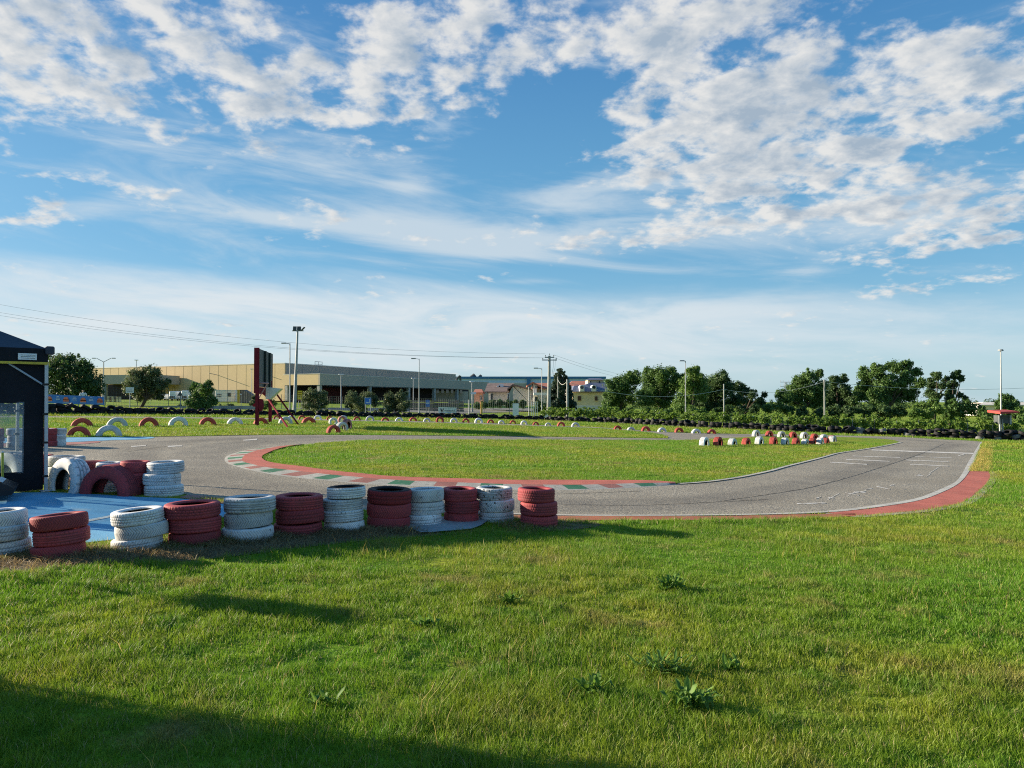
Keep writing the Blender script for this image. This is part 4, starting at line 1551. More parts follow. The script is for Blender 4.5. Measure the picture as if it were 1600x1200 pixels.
X, Z = Vector((1, 0, 0)), Vector((0, 0, 1))
cable(P(-60, 465, 74), UP + Z * .2 - X * .42, 1.35, 'highest overhead cable running left from the power pole', .010)
cable(P(-60, 478, 74), UP - Z * .2 - X * .68, 1.30, 'middle overhead cable running left from the power pole', .010)
cable(P(-60, 483, 76), UP - Z * .2 + X * .68, 1.35, 'lowest overhead cable running left from the power pole', .010)
cable(UP + Z * .1 + X * .42, P(1052, 592, 150), .9, 'upper overhead cable running right from the power pole to the trees', .010)
cable(UP - Z * .25 + X * .68, P(1050, 597, 150), .9, 'lower overhead cable running right from the power pole to the trees', .010)
cable(P2 - Z * .2, P3 - Z * .55, 1.1, 'pale cable from the stout pole across the first tree group', .016, 'wire_pale')
cable(P3 - Z * .55, P4 - Z * .15, .75, 'pale cable between the two pale poles over the gap in the trees', .016, 'wire_pale')
cable(P4 - Z * .15, P(1700, 599, 78), .75, 'pale cable running right from the pole over the vineyard', .016, 'wire_pale')
cable(P1 - Z * .3, P2 - Z * .05, .5, 'short slack cable between the slim grey pole and the stout pole', .02, 'wire_pale')

# far lattice pylon in the gap between the tree groups
pyb, pyt = GX(1228, 210), P(1228, 597, 210)
py_ = thing('lattice_pylon', pyb, 'distant lattice pylon head in the gap between the tree groups', 'pylon')
lt = MB()
for sx in (-.9, .9):
    for sy in (-.9, .9):
        lt.tube(pyb + Vector((sx, sy, 0)), pyt + Vector((sx * .25, sy * .25, 0)), .07, .05, 5)
for q in range(10):
    z0, z1 = q / 10, (q + 1) / 10
    w0, w1 = .9 - .65 * z0, .9 - .65 * z1
    a, c = pyb.lerp(pyt, z0), pyb.lerp(pyt, z1)
    lt.tube(a + Vector((-w0, -w0, 0)), c + Vector((w1, -w1, 0)), .04, n=4)
    lt.tube(a + Vector((w0, w0, 0)), c + Vector((-w1, w1, 0)), .04, n=4)
lt.build('tower', M['steel'], py_)
ar = MB()
for q in (0, -1.3):
    ar.tube(pyt + Vector((-1.6, 0, q)), pyt + Vector((1.6, 0, q)), .07, n=5)
    for dx in (-1.5, -.8, .8, 1.5):
        ar.tube(pyt + Vector((dx, 0, q)), pyt + Vector((dx, 0, q + .6)), .05, n=5)
ar.build('cross_arm', M['steel'], py_)


# ------------------------------------------------------------------ signs and boards near the track
def red_board():
    p0, p1 = G(401.6, 665.4), G(422, 660.8)
    root = thing('display_board', p0, 'tall dark red framed display board seen from its grey ribbed back', 'display board')
    d = (Vector((p1.x, p1.y, 0)) - Vector((p0.x, p0.y, 0)))
    dn = d.normalized()
    nrm = Vector((dn.y, -dn.x, 0))
    if nrm.x < 0:
        nrm = -nrm
    zb, zt_ = P(402, 604, p0.y).z, P(402, 544.5, p0.y).z
    for p in (p0, p1):
        q = Vector((p.x, p.y, gz(p.x) - .2))
        MB().box((q.x, q.y, (q.z + zb + .4) / 2), (.15, .17, zb + .4 - q.z), 0).build('post', M['sign_red'], root)
    ext = d + dn * .35
    A0 = Vector((p0.x, p0.y, 0))

    def pan(t0, t1, z0, z1, off, th, mat, name, par):
        a, b = A0 + ext * t0 + nrm * off, A0 + ext * t1 + nrm * off
        return MB().prism([Vector((a.x, a.y, z0)), Vector((b.x, b.y, z0)), Vector((b.x, b.y, z1)), Vector((a.x, a.y, z1))], nrm * th).build(name, M[mat], par)
    pan(0, 1, zb, zt_, 0, .06, 'panel_grey', 'back_panel', root)
    fr = MB()
    a = A0 - nrm * .16
    fr.prism([Vector((a.x, a.y, zb - .35)) - dn * .09, Vector((a.x, a.y, zt_ + .04)) - dn * .09, Vector((a.x, a.y, zt_ + .04)), Vector((a.x, a.y, zb - .35))], nrm * .26)
    e_ = A0 + ext
    fr.prism([Vector((e_.x, e_.y, zb)), Vector((e_.x, e_.y, zt_)), Vector((e_.x, e_.y, zt_)) + dn * .05, Vector((e_.x, e_.y, zb)) + dn * .05], nrm * .07)
    fr.build('frame', M['sign_red'], root)
    for t in (.36, .70):
        pan(t, t + .07, zb + .02, zt_ - .02, .06, .10, 'rib', 'rib', root)
    pan(0.02, .98, zb - .38, zb - .02, 0.0, .05, 'sign_red', 'lower_rail', root)
    br = MB()
    for (a, b) in (((418, 622), (450.5, 669)), ((431, 614), (467, 664.5))):
        g_ = G(*b)
        br.tube(P(a[0], a[1], 40.5), g_, .05, n=8)
    br.tube(P(407, 611, 40.3), P(420, 622, 40.5), .06, n=8)
    br.build('brace', M['sign_red'], root)
    bk = MB()
    q = [P(402, 598.6, 39.0), P(420.5, 599, 39.2), P(402, 630, 39.0), P(401, 622, 39.0), P(418, 599, 39.2), P(399, 631, 39)]
    bk.tube(q[0], q[1], .04, n=8)
    bk.tube(q[0], q[3], .035, n=8)
    bk.tube(q[4], q[5], .035, n=8)
    bk.build('bracket', M['sign_pink'], root)
    # white monitor hood, a wedge on the brace heads
    w = thing('monitor_hood', P(421, 624, 39.6), 'white wedge-shaped hood mounted on the braces of the red board', 'hood')
    Y = 39.6
    f0, f1, f2, f3 = P(415.5, 605.2, Y), P(421, 605.4, Y), P(420.6, 624, Y), P(415, 623.6, Y)
    MB().prism([f0, f1, f2, f3], (0, .5, 0)).build('front_panel', M['white'], w)
    s0, s1, s2 = P(421.2, 605.5, Y), P(438.8, 607.2, Y), P(420.8, 624, Y)
    MB().prism([s0, s1, s2], (0, .46, 0)).build('side_panel', pmat('hood_side', (.72, .75, .72), .6, .12, 2), w)
    fl_ = MB()
    a = P(403, 624, 38.6)
    pts = [P(404, 623, 38.6), P(410.5, 624, 38.6), P(411.5, 634, 38.6), P(409, 641.5, 38.6), P(405.5, 643, 38.6), P(403.5, 636, 38.6)]
    fl_.prism(pts, (0, .12, 0))
    pts = [P(394, 633, 38.8), P(399.5, 629, 38.8), P(400, 635, 38.8), P(396, 635.5, 38.8)]
    fl_.prism(pts, (0, .12, 0))
    tag(fl_.build('red_cloth', M['sign_red'], loc=a), 'dark red cloth hanging on the post of the red board', 'cloth')


red_board()


def post_sign(px, x0, x1, y0, y1, Y, mat, label, posts, cat='sign', marks=None, group=None):
    b = GX((x0 + x1) / 2, Y)
    root = thing('road_sign', b, label, cat, group)
    a, c = P(x0, y1, Y), P(x1, y0, Y)
    pl = MB()
    pl.box(((a.x + c.x) / 2, Y, (a.z + c.z) / 2), (c.x - a.x, .05, c.z - a.z), 0)
    face = pl.build('sign_panel', M[mat], root)
    ps = MB()
    for q in posts:
        g_ = GX(q, Y)
        ps.tube(Vector((g_.x, Y + .07, g_.z - .1)), Vector((g_.x, Y + .07, c.z - .05)), .04, n=8)
    ps.build('post', M['steel'], root)
    for (u0, u1, v0, v1, m_) in (marks or []):
        W, H = c.x - a.x, c.z - a.z
        MB().box((a.x + W * (u0 + u1) / 2, Y - .03, a.z + H * (v0 + v1) / 2), (W * (u1 - u0), .012, H * (v1 - v0)), 0).build('sign_print', M[m_], face)
    return root


post_sign(202.5, 196.7, 209, 605.2, 613.8, 62, 'white', 'small white board sign on a post before the rounded tree', [202.5], marks=[(.06, .94, .46, .53, 'panel_grey'), (.12, .88, .68, .74, 'panel_grey'), (.12, .88, .22, .28, 'panel_grey')])
post_sign(574.5, 569.8, 580, 621.3, 631.8, 64, 'sign_blue', 'square blue sign with a white symbol on two posts before the second bush', [571, 579],
          marks=[(.0, 1, .0, .06, 'print_white'), (.0, 1, .94, 1, 'print_white'), (.0, .06, .06, .94, 'print_white'), (.94, 1, .06, .94, 'print_white'), (.2, .72, .2, .34, 'print_white'), (.70, .82, .2, .75, 'print_white')])
post_sign(668, 665, 671.3, 624.8, 635.5, 80, 'sign_blue', 'small blue sign before the crates under the warehouse canopy', [666, 670.5], marks=[(.1, .9, .4, .5, 'print_white'), (.1, .9, .62, .7, 'print_white')])
post_sign(468.5, 465, 472.3, 610.5, 626, 92, 'sign_yellow', 'tall yellow notice board beside the floodlight mast', [466.5, 471], marks=[(.12, .88, .8, .86, 'sign_red'), (.12, .88, .58, .64, 'sign_red'), (.12, .88, .36, .42, 'sign_red'), (0, 1, 0, .12, 'sign_red')])
post_sign(805.5, 801, 810.4, 630.3, 649.6, 74, 'white', 'white upright cabinet board standing behind the far tyre wall', [803, 808.5])
post_sign(737, 735.5, 744, 612.6, 616, 98, 'white', 'little white plate sign on the lamp before the red-roofed house', [739])


def tri_sign(px, top, w, Y, label, face):
    b = GX(px, Y)
    h_ = w * .88
    root = thing('warning_sign', b, label, 'road sign')
    t = P(px, top, Y)
    s_ = w * Y / F / 2
    H = h_ * Y / F
    MB().prism([t, t + Vector((s_, 0, -H)), t + Vector((-s_, 0, -H))], (0, .05, 0)).build('sign_panel', M[face], root)
    if face == 'sign_red':
        q = t + Vector((0, -.02, -H * .25))
        MB().prism([q, q + Vector((s_ * .62, 0, -H * .62)), q + Vector((-s_ * .62, 0, -H * .62))], (0, .015, 0)).build('sign_print', M['white'], root)
    MB().tube(Vector((b.x, Y + .08, b.z)), Vector((b.x, Y + .08, t.z - .1)), .035, n=8).build('post', M['steel'], root)


tri_sign(281.3, 611, 8.5, 66, 'dark back of a triangular road sign before the white cabins', 'panel_grey')
tri_sign(376.5, 613, 5.2, 88, 'small red and white triangular warning sign by the yellow panel', 'sign_red')


# V banner on the fence and the blue banner row
def cloth_banner(x0, x1, yt0, yt1, yb0, yb1, Y0, Y1, mat, label, name='banner', group=None):
    a, b = P(x0, yb0, Y0), P(x1, yb1, Y1)
    c, d = P(x1, yt1, Y1), P(x0, yt0, Y0)
    root = thing(name, a, label, 'banner', group)
    cl = MB()
    n = 12
    for i in range(n):
        t0, t1 = i / n, (i + 1) / n
        o0, o1 = Vector((0, .03 * math.sin(t0 * 14), 0)), Vector((0, .03 * math.sin(t1 * 14), 0))
        cl.prism([a.lerp(b, t0) + o0, a.lerp(b, t1) + o1, d.lerp(c, t1) + o1, d.lerp(c, t0) + o0], (0, .02, 0))
    cloth = cl.build('cloth', M[mat], root)

    def on(u, v):
        return a.lerp(b, u).lerp(d.lerp(c, u), v) + Vector((0, -.045, 0))

    def patch(poly, m_, nm):
        MB().prism([on(*p) for p in poly], (0, .008, 0)).build(nm, M[m_], cloth)
    ps = MB()
    for p, q in ((a, d), (b, c)):
        ps.tube(Vector((p.x, p.y + .08, gz(p.x) - .1)), Vector((q.x, q.y + .08, q.z + .03)), .03, n=6)
    ps.build('post', M['steel'], root)
    return patch


gb = 'blue banners on the left fence'


def blue_banner(x0, x1, ems, txt, label):
    def yt(x):
        return 616.6 + (x - 80) * .040

    def yb(x):
        return 630.2 + (x - 80) * .030
    Y = 52
    p = cloth_banner(x0, x1, yt(x0), yt(x1), yb(x0), yb(x1), Y, Y, 'banner_blue', label, 'banner', gb)
    for e_ in ems:
        u = lambda x: (x - x0) / (x1 - x0)
        p([(u(e_ - 4.6), .26), (u(e_ + 4.6), .26), (u(e_ + 4.4), .52), (u(e_ + 2.2), .78), (u(e_ - 2.2), .78), (u(e_ - 4.4), .52)], 'orange', 'emblem')
        p([(u(e_ - 4.4), .42), (u(e_ + 4.4), .42), (u(e_ + 4.4), .50), (u(e_ - 4.4), .50)], 'print_white', 'emblem_bar')
        p([(u(e_ - 4.4), .15), (u(e_ + 4.4), .15), (u(e_ + 4.4), .19), (u(e_ - 4.4), .19)], 'print_white', 'emblem_line')
    for x_ in txt:
        u = lambda x: (x - x0) / (x1 - x0)
        for (a_, b_, v0) in ((-2, 2, .78), (-3, 3, .60), (-3.3, 3.4, .44)):
            p([(u(x_ + a_), v0), (u(x_ + b_), v0), (u(x_ + b_), v0 + .07), (u(x_ + a_), v0 + .07)], 'print_white', 'small_print')


blue_banner(62, 87, [77.5], [], 'first blue banner on the left fence, partly behind the tent leg')
blue_banner(87.3, 121.3, [103.5], [91, 117], 'blue banner with one orange emblem between two text blocks on the left fence')
blue_banner(121.7, 152, [130.5], [143], 'blue banner with orange emblem left of its text block on the left fence')
blue_banner(152.3, 162, [156.5], [], 'narrow blue banner with one orange emblem at the right end of the row')
vb = cloth_banner(685, 713, 636, 637, 645.6, 646, 84, 84, 'white', 'pale banner with a black V mark on the fence under the canopy')
vb([(.10, .75), (.16, .75), (.22, .38), (.20, .25), (.17, .25)], 'plastic_black', 'emblem_stroke')
vb([(.31, .80), (.26, .80), (.215, .38), (.22, .25), (.24, .25)], 'plastic_black', 'emblem_stroke')
for i in range(7):
    vb([(.34 + i * .085, .36), (.40 + i * .085, .36), (.40 + i * .085, .50), (.34 + i * .085, .50)], 'panel_grey', 'small_print')


# marshal box with red awning at the far right
mbx = GX(1567, 52)
mr = thing('marshal_box', mbx, 'grey marshal box with red awning behind the tyre wall at the far right', 'booth')
a, c = P(1562, 661.5, 52), P(1579, 649, 52)
MB().box(((a.x + c.x) / 2, 52.3, (a.z + c.z) / 2), (c.x - a.x, .7, c.z - a.z), 0).build('box', M['panel_grey'], mr)
fr = MB()
for x_, w_ in ((1561.5, .06), (1579, .12)):
    q0, q1 = P(x_, 663, 51.9), P(x_, 649, 51.9)
    fr.box(((q0.x + q1.x) / 2, 51.9, (q0.z + q1.z) / 2), (w_, .06, q1.z - q0.z), 0)
for x_ in (1562, 1566):
    fr.tube(GX(x_, 52.0), P(x_, 655, 52.0), .06, n=8)
fr.build('frame', M['steel'], mr)
MB().prism([P(1563, 643.4, 51.4), P(1592, 642.6, 51.4), P(1594, 645, 51.4), P(1563, 647, 51.4)], (0, 1.4, .1)).build('awning', M['awning'], mr)


# person looking over the blue banners
def person(px, top, Y, label):
    g_ = GX(px, Y)
    h_ = P(px, top, Y).z - g_.z
    bm = bmesh.new()
    s_ = h_ / 1.7
    J = {'pel': (0, 0, .95), 'che': (0, 0, 1.25), 'nek': (0, 0, 1.43), 'hd1': (0, -.01, 1.52), 'hd2': (0, -.015, 1.64), 'shl': (-.18, 0, 1.38), 'ell': (-.24, -.02, 1.12), 'wrl': (-.16, -.20, 1.02), 'shr': (.18, 0, 1.38), 'elr': (.25, .02, 1.12), 'wrr': (.2, -.16, .98),
         'hal': (-.12, -.26, 1.01), 'har': (.17, -.23, .96), 'hil': (-.1, 0, .90), 'knl': (-.11, -.02, .49), 'anl': (-.11, .03, .08), 'tol': (-.12, -.13, .03), 'hir': (.1, 0, .90), 'knr': (.11, -.03, .49), 'anr': (.12, .03, .08), 'tor': (.13, -.13, .03)}
    rad = {'pel': .12, 'che': .12, 'nek': .055, 'hd1': .085, 'hd2': .095, 'shl': .07, 'ell': .05, 'wrl': .035, 'shr': .07, 'elr': .05, 'wrr': .035, 'hal': .04, 'har': .04, 'hil': .10, 'knl': .065, 'anl': .045, 'tol': .04, 'hir': .10, 'knr': .065, 'anr': .045, 'tor': .04}
    E = [('pel', 'che'), ('che', 'nek'), ('nek', 'hd1'), ('hd1', 'hd2'), ('che', 'shl'), ('shl', 'ell'), ('ell', 'wrl'), ('wrl', 'hal'), ('che', 'shr'), ('shr', 'elr'), ('elr', 'wrr'), ('wrr', 'har'), ('pel', 'hil'), ('hil', 'knl'), ('knl', 'anl'), ('anl', 'tol'), ('pel', 'hir'), ('hir', 'knr'), ('knr', 'anr'), ('anr', 'tor')]
    names = list(J)
    me = bpy.data.meshes.new('person')
    me.from_pydata([tuple(c * s_ for c in J[n]) for n in names], [(names.index(a), names.index(b)) for a, b in E], [])
    o = bpy.data.objects.new('person_tmp', me)
    COL.objects.link(o)
    m = o.modifiers.new('Skin', 'SKIN')
    sd = me.skin_vertices[0].data
    for i, n in enumerate(names):
        sd[i].radius = (rad[n] * s_, rad[n] * s_)
        sd[i].use_root = n == 'pel'
    o.modifiers.new('Sub', 'SUBSURF').levels = 2
    dg = bpy.context.evaluated_depsgraph_get()
    me2 = bpy.data.meshes.new_from_object(o.evaluated_get(dg))
    bpy.data.objects.remove(o)
    for mt in (pmat('skin', (.45, .28, .2), .6, .1, 5), pmat('white_top', (.62, .63, .64), .8, .1, 5), pmat('dark_trousers', (.03, .035, .05), .8, .2, 5), pmat('dark_hair', (.015, .012, .01), .7, .2, 9)):
        me2.materials.append(mt)
    for p_ in me2.polygons:
        z = p_.center.z / s_
        hand = p_.center.y < -.15 * s_
        p_.material_index = 3 if (z > 1.60 or (z > 1.5 and p_.center.y > .02 * s_)) else 0 if (z > 1.43 or (hand and z > .9)) else 1 if z > .93 else 2
        p_.use_smooth = True
    o = bpy.data.objects.new('person', me2)
    o.location = g_
    o.rotation_euler = (0, 0, .3)
    COL.objects.link(o)
    tag(o, label, 'person')


person(130, 607.8, 56, 'person in a white top with dark hair standing behind the blue banners')


# ------------------------------------------------------------------ wire fence behind the tyre wall
def fence(pts, label, h_=1.5, group='wire fences behind the tyre wall'):
    root = thing('wire_fence', GX(*pts[0]), label, 'fence', group)
    w = [GX(*p) for p in pts]
    L, ln = resample([(p.x, p.y) for p in w], 60)
    n = max(2, int(ln / 2.6))
    L, _ = resample(L, n + 1)
    for q in L:
        b_ = Vector((q[0], q[1], gz(q[0])))
        MB().tube(b_, b_ + Z * h_, .028, n=6).build('post', M['fence'], root)
    m = MB()
    for a, b_ in zip(L, L[1:]):
        p, q = Vector((a[0], a[1], gz(a[0]))), Vector((b_[0], b_[1], gz(b_[0])))
        for k_ in range(7):
            m.tube(p + Z * (.1 + k_ * (h_ - .15) / 6), q + Z * (.1 + k_ * (h_ - .15) / 6), .009, n=3, caps=False)
        for k_ in range(12):
            c = p.lerp(q, k_ / 12)
            m.tube(c + Z * .1, c + Z * (h_ - .05), .007, n=3, caps=False)
    m.build('wire_mesh', M['fence'], root)


fence([(165, 72), (400, 78)], 'long wire fence before the white cabins at the left', 1.9)
fence([(440, 82), (640, 80)], 'wire fence behind the three round bushes', 1.6)
fence([(640, 80), (836, 78)], 'wire fence carrying the pale banner in front of the hedge', 1.7)
# white gate posts near the power pole
for px, lb in ((832, 'left white lattice gate pillar near the power pole'), (838, 'right white lattice gate pillar near the power pole')):
    b_ = GX(px, 76)
    r_ = thing('gate_pillar', b_, lb, 'pillar', 'white gate pillars')
    t_ = P(px, 627.5, 76)
    m = MB()
    for s_ in (-.10, .10):
        m.box((b_.x + s_, 76, (b_.z + t_.z) / 2), (.05, .06, t_.z - b_.z), 0)
    m.build('upright', M['white'], r_)
    m = MB()
    for k_ in range(8):
        m.box((b_.x, 76, b_.z + (t_.z - b_.z) * (k_ + .5) / 8), (.16, .04, .035), 0)
    m.build('rung', M['steel'], r_)
for px, y0, lb in ((848.5, 645, 'lower white drum left of the power pole base'), (853.5, 642.5, 'taller white drum against the power pole base')):
    b_ = GX(px, 73)
    t_ = P(px, y0, 73)
    r_ = thing('drum', b_, lb, 'drum', 'white drums by the power pole')
    MB().tube(b_, t_, .16, .16, 14).build('body', M['white'], r_)
    MB().tube(t_ - Z * .06, t_ + Z * .03, .175, .15, 14).build('lid', M['steel'], r_)
b_ = GX(752.5, 80)
r_ = thing('marker_stake', b_, 'yellow stake in the fence right of the pale banner', 'stake')
MB().box((b_.x, 80, b_.z + .75), (.2, .12, 1.5), 0, bev=.03).build('body', M['skip_y'], r_)
MB().box((b_.x, 80, b_.z + 1.53), (.24, .16, .06), 0).build('cap', M['panel_grey'], r_)


# ------------------------------------------------------------------ warehouse
def warehouse():
    C = P(445, 568, 144)
    zt_ = C.z
    zg = gz(-60) - .2
    dl = Vector((-.914, .407, 0)).normalized()
    dr = Vector((.407, .914, 0)).normalized()
    C0 = Vector((C.x, C.y, 0))
    root = thing('warehouse', Vector((C.x, C.y, zg)), 'long tan warehouse, its shaded side coloured grey, with a canopied loading front', 'warehouse')
    nl = Vector((-.407, -.914, 0)).normalized()   # outward normal of the tan face
    nr = Vector((.914, -.407, 0)).normalized()

    def wallp(o, d, L, z0, z1, th, mat, nm, par, inward):
        a, b_ = o, o + d * L
        return MB().prism([Vector((a.x, a.y, z0)), Vector((b_.x, b_.y, z0)), Vector((b_.x, b_.y, z1)), Vector((a.x, a.y, z1))], inward * th).build(nm, M[mat], par)
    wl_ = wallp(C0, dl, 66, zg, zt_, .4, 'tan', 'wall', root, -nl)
    # panel joints as thin recess strips
    j = MB()
    for i in range(1, 27):
        q = C0 + dl * (i * 2.45)
        j.prism([Vector((q.x, q.y, zg)) + nl * .012, Vector((q.x, q.y, zt_)) + nl * .012, Vector((q.x, q.y, zt_)) + nl * .012 + dl * .07, Vector((q.x, q.y, zg)) + nl * .012 + dl * .07], -nl * .03)
    j.build('panel_joint', pmat('joint', (.44, .33, .18), .9, .1, 1), wl_)
    wr_ = wallp(C0 - nr * .0 + dr * .4, dr, 69.6, zg, zt_, .4, 'grey_and_shaded_panel', 'wall', root, -nr)  # same cladding as the tan wall, its shade put into the grey
    j = MB()
    for i in range(1, 14):
        q = C0 + dr * (i * 5.2)
        j.prism([Vector((q.x, q.y, zt_ - 5)) + nr * .012, Vector((q.x, q.y, zt_)) + nr * .012, Vector((q.x, q.y, zt_)) + nr * .012 + dr * .09, Vector((q.x, q.y, zt_ - 5)) + nr * .012 + dr * .09], -nr * .03)
    j.build('panel_joint', pmat('joint_shaded', (.22, .22, .215), .9, .1, 1), wr_)  # joints darkened to go with the shade in the grey
    # roof slab and light edge
    ro_ = MB()
    a, b_, c, d = C0, C0 + dl * 66, C0 + dl * 66 + dr * 70, C0 + dr * 70
    ro_.prism([Vector((p.x, p.y, zt_ - .35)) for p in (a - nl * .41 - nr * .41, b_ - nl * .41, c, d - nr * .41)], (0, 0, .2))
    ro_.build('roof', M['grey_and_shaded_panel'], root)
    ed = MB()
    ed.prism([Vector((p.x, p.y, zt_)) for p in (a + nl * .06 + nr * .06, b_ + nl * .06, b_ - nl * .5, a - nl * .5 - nr * .5, d - nr * .5, d + nr * .06)], (0, 0, .16))
    ed.build('roof_edge', M['cap'], root)
    # raised roof at the far end of the grey side and roof mast frame
    q = C0 + dr * 14 - nr * 4
    ms = MB()
    for s_ in (0, 1.2, 2.4):
        p = q + dr * s_
        ms.tube(Vector((p.x, p.y, zt_ - .3)), Vector((p.x, p.y, zt_ + 1.2)), .06, n=6)
    p0, p1 = q, q + dr * 2.4
    for zz_ in (.6, 1.15):
        ms.tube(Vector((p0.x, p0.y, zt_ + zz_)), Vector((p1.x, p1.y, zt_ + zz_)), .05, n=6)
    ms.build('roof_mast', M['steel'], root)
    # loading canopy: deep fascia on columns along the grey side
    zc0, zc1 = P(500, 601.4, 137.5).z, P(500, 584.3, 137.5).z
    K0 = P(500, 590, 137.5)
    K0 = Vector((K0.x, K0.y, 0))
    dep = 8.6
    Lc = 72
    wallp(K0, dr, Lc, zc0, zc1, .35, 'grey_and_shaded_panel', 'canopy_fascia', root, -nr)
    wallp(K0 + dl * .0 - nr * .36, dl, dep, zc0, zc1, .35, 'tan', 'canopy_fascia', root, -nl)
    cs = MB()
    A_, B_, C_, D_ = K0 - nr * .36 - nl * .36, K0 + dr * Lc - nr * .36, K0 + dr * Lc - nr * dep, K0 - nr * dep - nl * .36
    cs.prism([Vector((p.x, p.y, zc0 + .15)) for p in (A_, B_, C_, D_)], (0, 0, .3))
    cs.build('canopy_roof', M['bay_shade'], root)
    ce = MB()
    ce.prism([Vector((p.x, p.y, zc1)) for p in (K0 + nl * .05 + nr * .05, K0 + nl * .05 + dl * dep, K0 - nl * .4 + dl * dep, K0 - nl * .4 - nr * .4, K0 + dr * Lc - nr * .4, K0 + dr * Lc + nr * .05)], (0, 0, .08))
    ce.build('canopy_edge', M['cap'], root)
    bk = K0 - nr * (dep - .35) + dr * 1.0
    wallp(bk, dr, Lc + 3, zg, zc0 + .1, .3, 'bay_shade', 'bay_wall', root, -nr)  # back wall with the canopy's shade put into its colour
    dd = MB()
    for (t0, t1) in ((9, 17),):
        a, b_ = bk + nr * .05 + dr * t0, bk + nr * .05 + dr * t1
        dd.prism([Vector((a.x, a.y, zg)), Vector((b_.x, b_.y, zg)), Vector((b_.x, b_.y, zg + 2.6)), Vector((a.x, a.y, zg + 2.6))], nr * .05)
    dd.build('bay_door', M['maroon'], root)
    for s_ in (.5, 16.5, 31.5, 43, 54.5, 66):
        p = K0 + dr * s_ - nr * .5
        MB().box((p.x, p.y, (zg + zc0) / 2), (.7, .7, zc0 - zg), math.atan2(dr.y, dr.x), bev=.05).build('column', M['concrete'], root)
    p = K0 + dl * (dep - .6) - nl * .4
    MB().box((p.x, p.y, (zg + zc0) / 2), (.7, .7, zc0 - zg), math.atan2(dr.y, dr.x), bev=.05).build('column', M['concrete'], root)
    # small windows in the far pale wall under the canopy
    fw = bk + dr * 54 + nr * .32
    wallp(fw, dr, 20, zg, zc0 - .4, .25, 'grey_and_shaded_panel', 'office_wall', root, -nr)
    for i in range(6):
        a = fw + dr * (2 + i * 2.6) + nr * .03
        b_ = a + dr * 1.4
        MB().prism([Vector((a.x, a.y, zg + 2.0)), Vector((b_.x, b_.y, zg + 2.0)), Vector((b_.x, b_.y, zg + 3.1)), Vector((a.x, a.y, zg + 3.1))], nr * .04).build('window', M['glass'], root)
    # wall lamps on arms
    for t0 in (5, 17.5, 36, 48):
        p = C0 + dl * t0
        q = Vector((p.x, p.y, zt_ - 2.0))
        MB().tube(q, q + nl * 1.6 + Vector((0, 0, .35)) + dl * .6, .06, n=6).build('wall_lamp', M['lampgrey'], root)
    # left-end porch with grey fascia, opening with its shade painted in and column
    pz0, pz1 = P(175, 600, 149).z, P(175, 586, 149).z
    K1 = P(159, 600, 149)
    K1 = Vector((K1.x, K1.y, 0))
    MB().prism([Vector((p.x, p.y, pz0)) for p in (K1, K1 + Vector((12, -2.0, 0)), K1 + Vector((13, 6, 0)), K1 + Vector((1, 12, 0)))], (0, 0, pz1 - pz0)).build('porch_roof', M['grey_and_shaded_panel'], root)
    p = K1 + Vector((.5, .3, 0))
    MB().box((p.x, p.y, (zg + pz0) / 2), (.8, .8, pz0 - zg), 0, bev=.05).build('column', M['concrete'], root)
    a = K1 + Vector((-1.2, 4, 0))
    MB().prism([Vector((a.x, a.y, zg)), Vector((a.x + 12, a.y - 1.3, zg)), Vector((a.x + 12, a.y - 1.3, pz0)), Vector((a.x, a.y, pz0))], (0, .3, 0)).build('porch_shade_panel', M['bay_shade'], root)  # dark sheet painted for the shade inside the porch


warehouse()

# crates under the canopy
rc = random.Random(5)
for i in range(13):
    px = 640 + i * 6.8
    Y = 98
    g_ = GX(px, Y)
    zt_ = P(px, 625.5 + rc.uniform(-.6, 1.2), Y).z
    o = thing('pallet_stack', g_, f'{ORD[i]} stack of wooden crates from the left in the row under the canopy', 'crates', 'crate stacks under the warehouse canopy')
    m = MB()
    nlev = 5
    for k_ in range(nlev):
        h_ = (zt_ - g_.z) / nlev
        m.box((g_.x + rc.uniform(-.02, .02), Y, g_.z + h_ * (k_ + .5)), (.52, .9, h_ * .72), 0)
    m.build('crate', M['crate'], o)
    m = MB()
    for k_ in range(nlev):
        h_ = (zt_ - g_.z) / nlev
        m.box((g_.x, Y, g_.z + h_ * k_ + h_ * .05), (.46, .84, h_ * .1), 0)
    m.build('spacer', M['wood'], o)

# low grey boundary wall behind the fence at the left and under the bays
for (xa, xb, ya, Y, lb) in ((165, 400, 634, 70, 'low grey boundary wall behind the wire fence at the left'), (470, 640, 637, 86, 'low grey boundary wall before the loading bays')):
    a, b_ = GX(xa, Y), GX(xb, Y)
    zt_ = P(xa, ya, Y).z
    o = MB().box(((a.x + b_.x) / 2, Y, (a.z - .3 + zt_) / 2), (b_.x - a.x, .25, zt_ - a.z + .3), 0).build('boundary_wall', M['concrete'], loc=a)
    tag(o, lb, 'wall', 'low boundary walls')


M['yard'] = pmat('yard_asphalt', (0.16, 0.155, 0.14), .95, .25, .3, stain=(.12, .13, .07))
sheet('yard_road', [(-135, 71), (-40, 71), (-26, 82), (-6, 84), (-2, 100), (4, 118), (4, 170), (-150, 250)], .02, M['yard'])


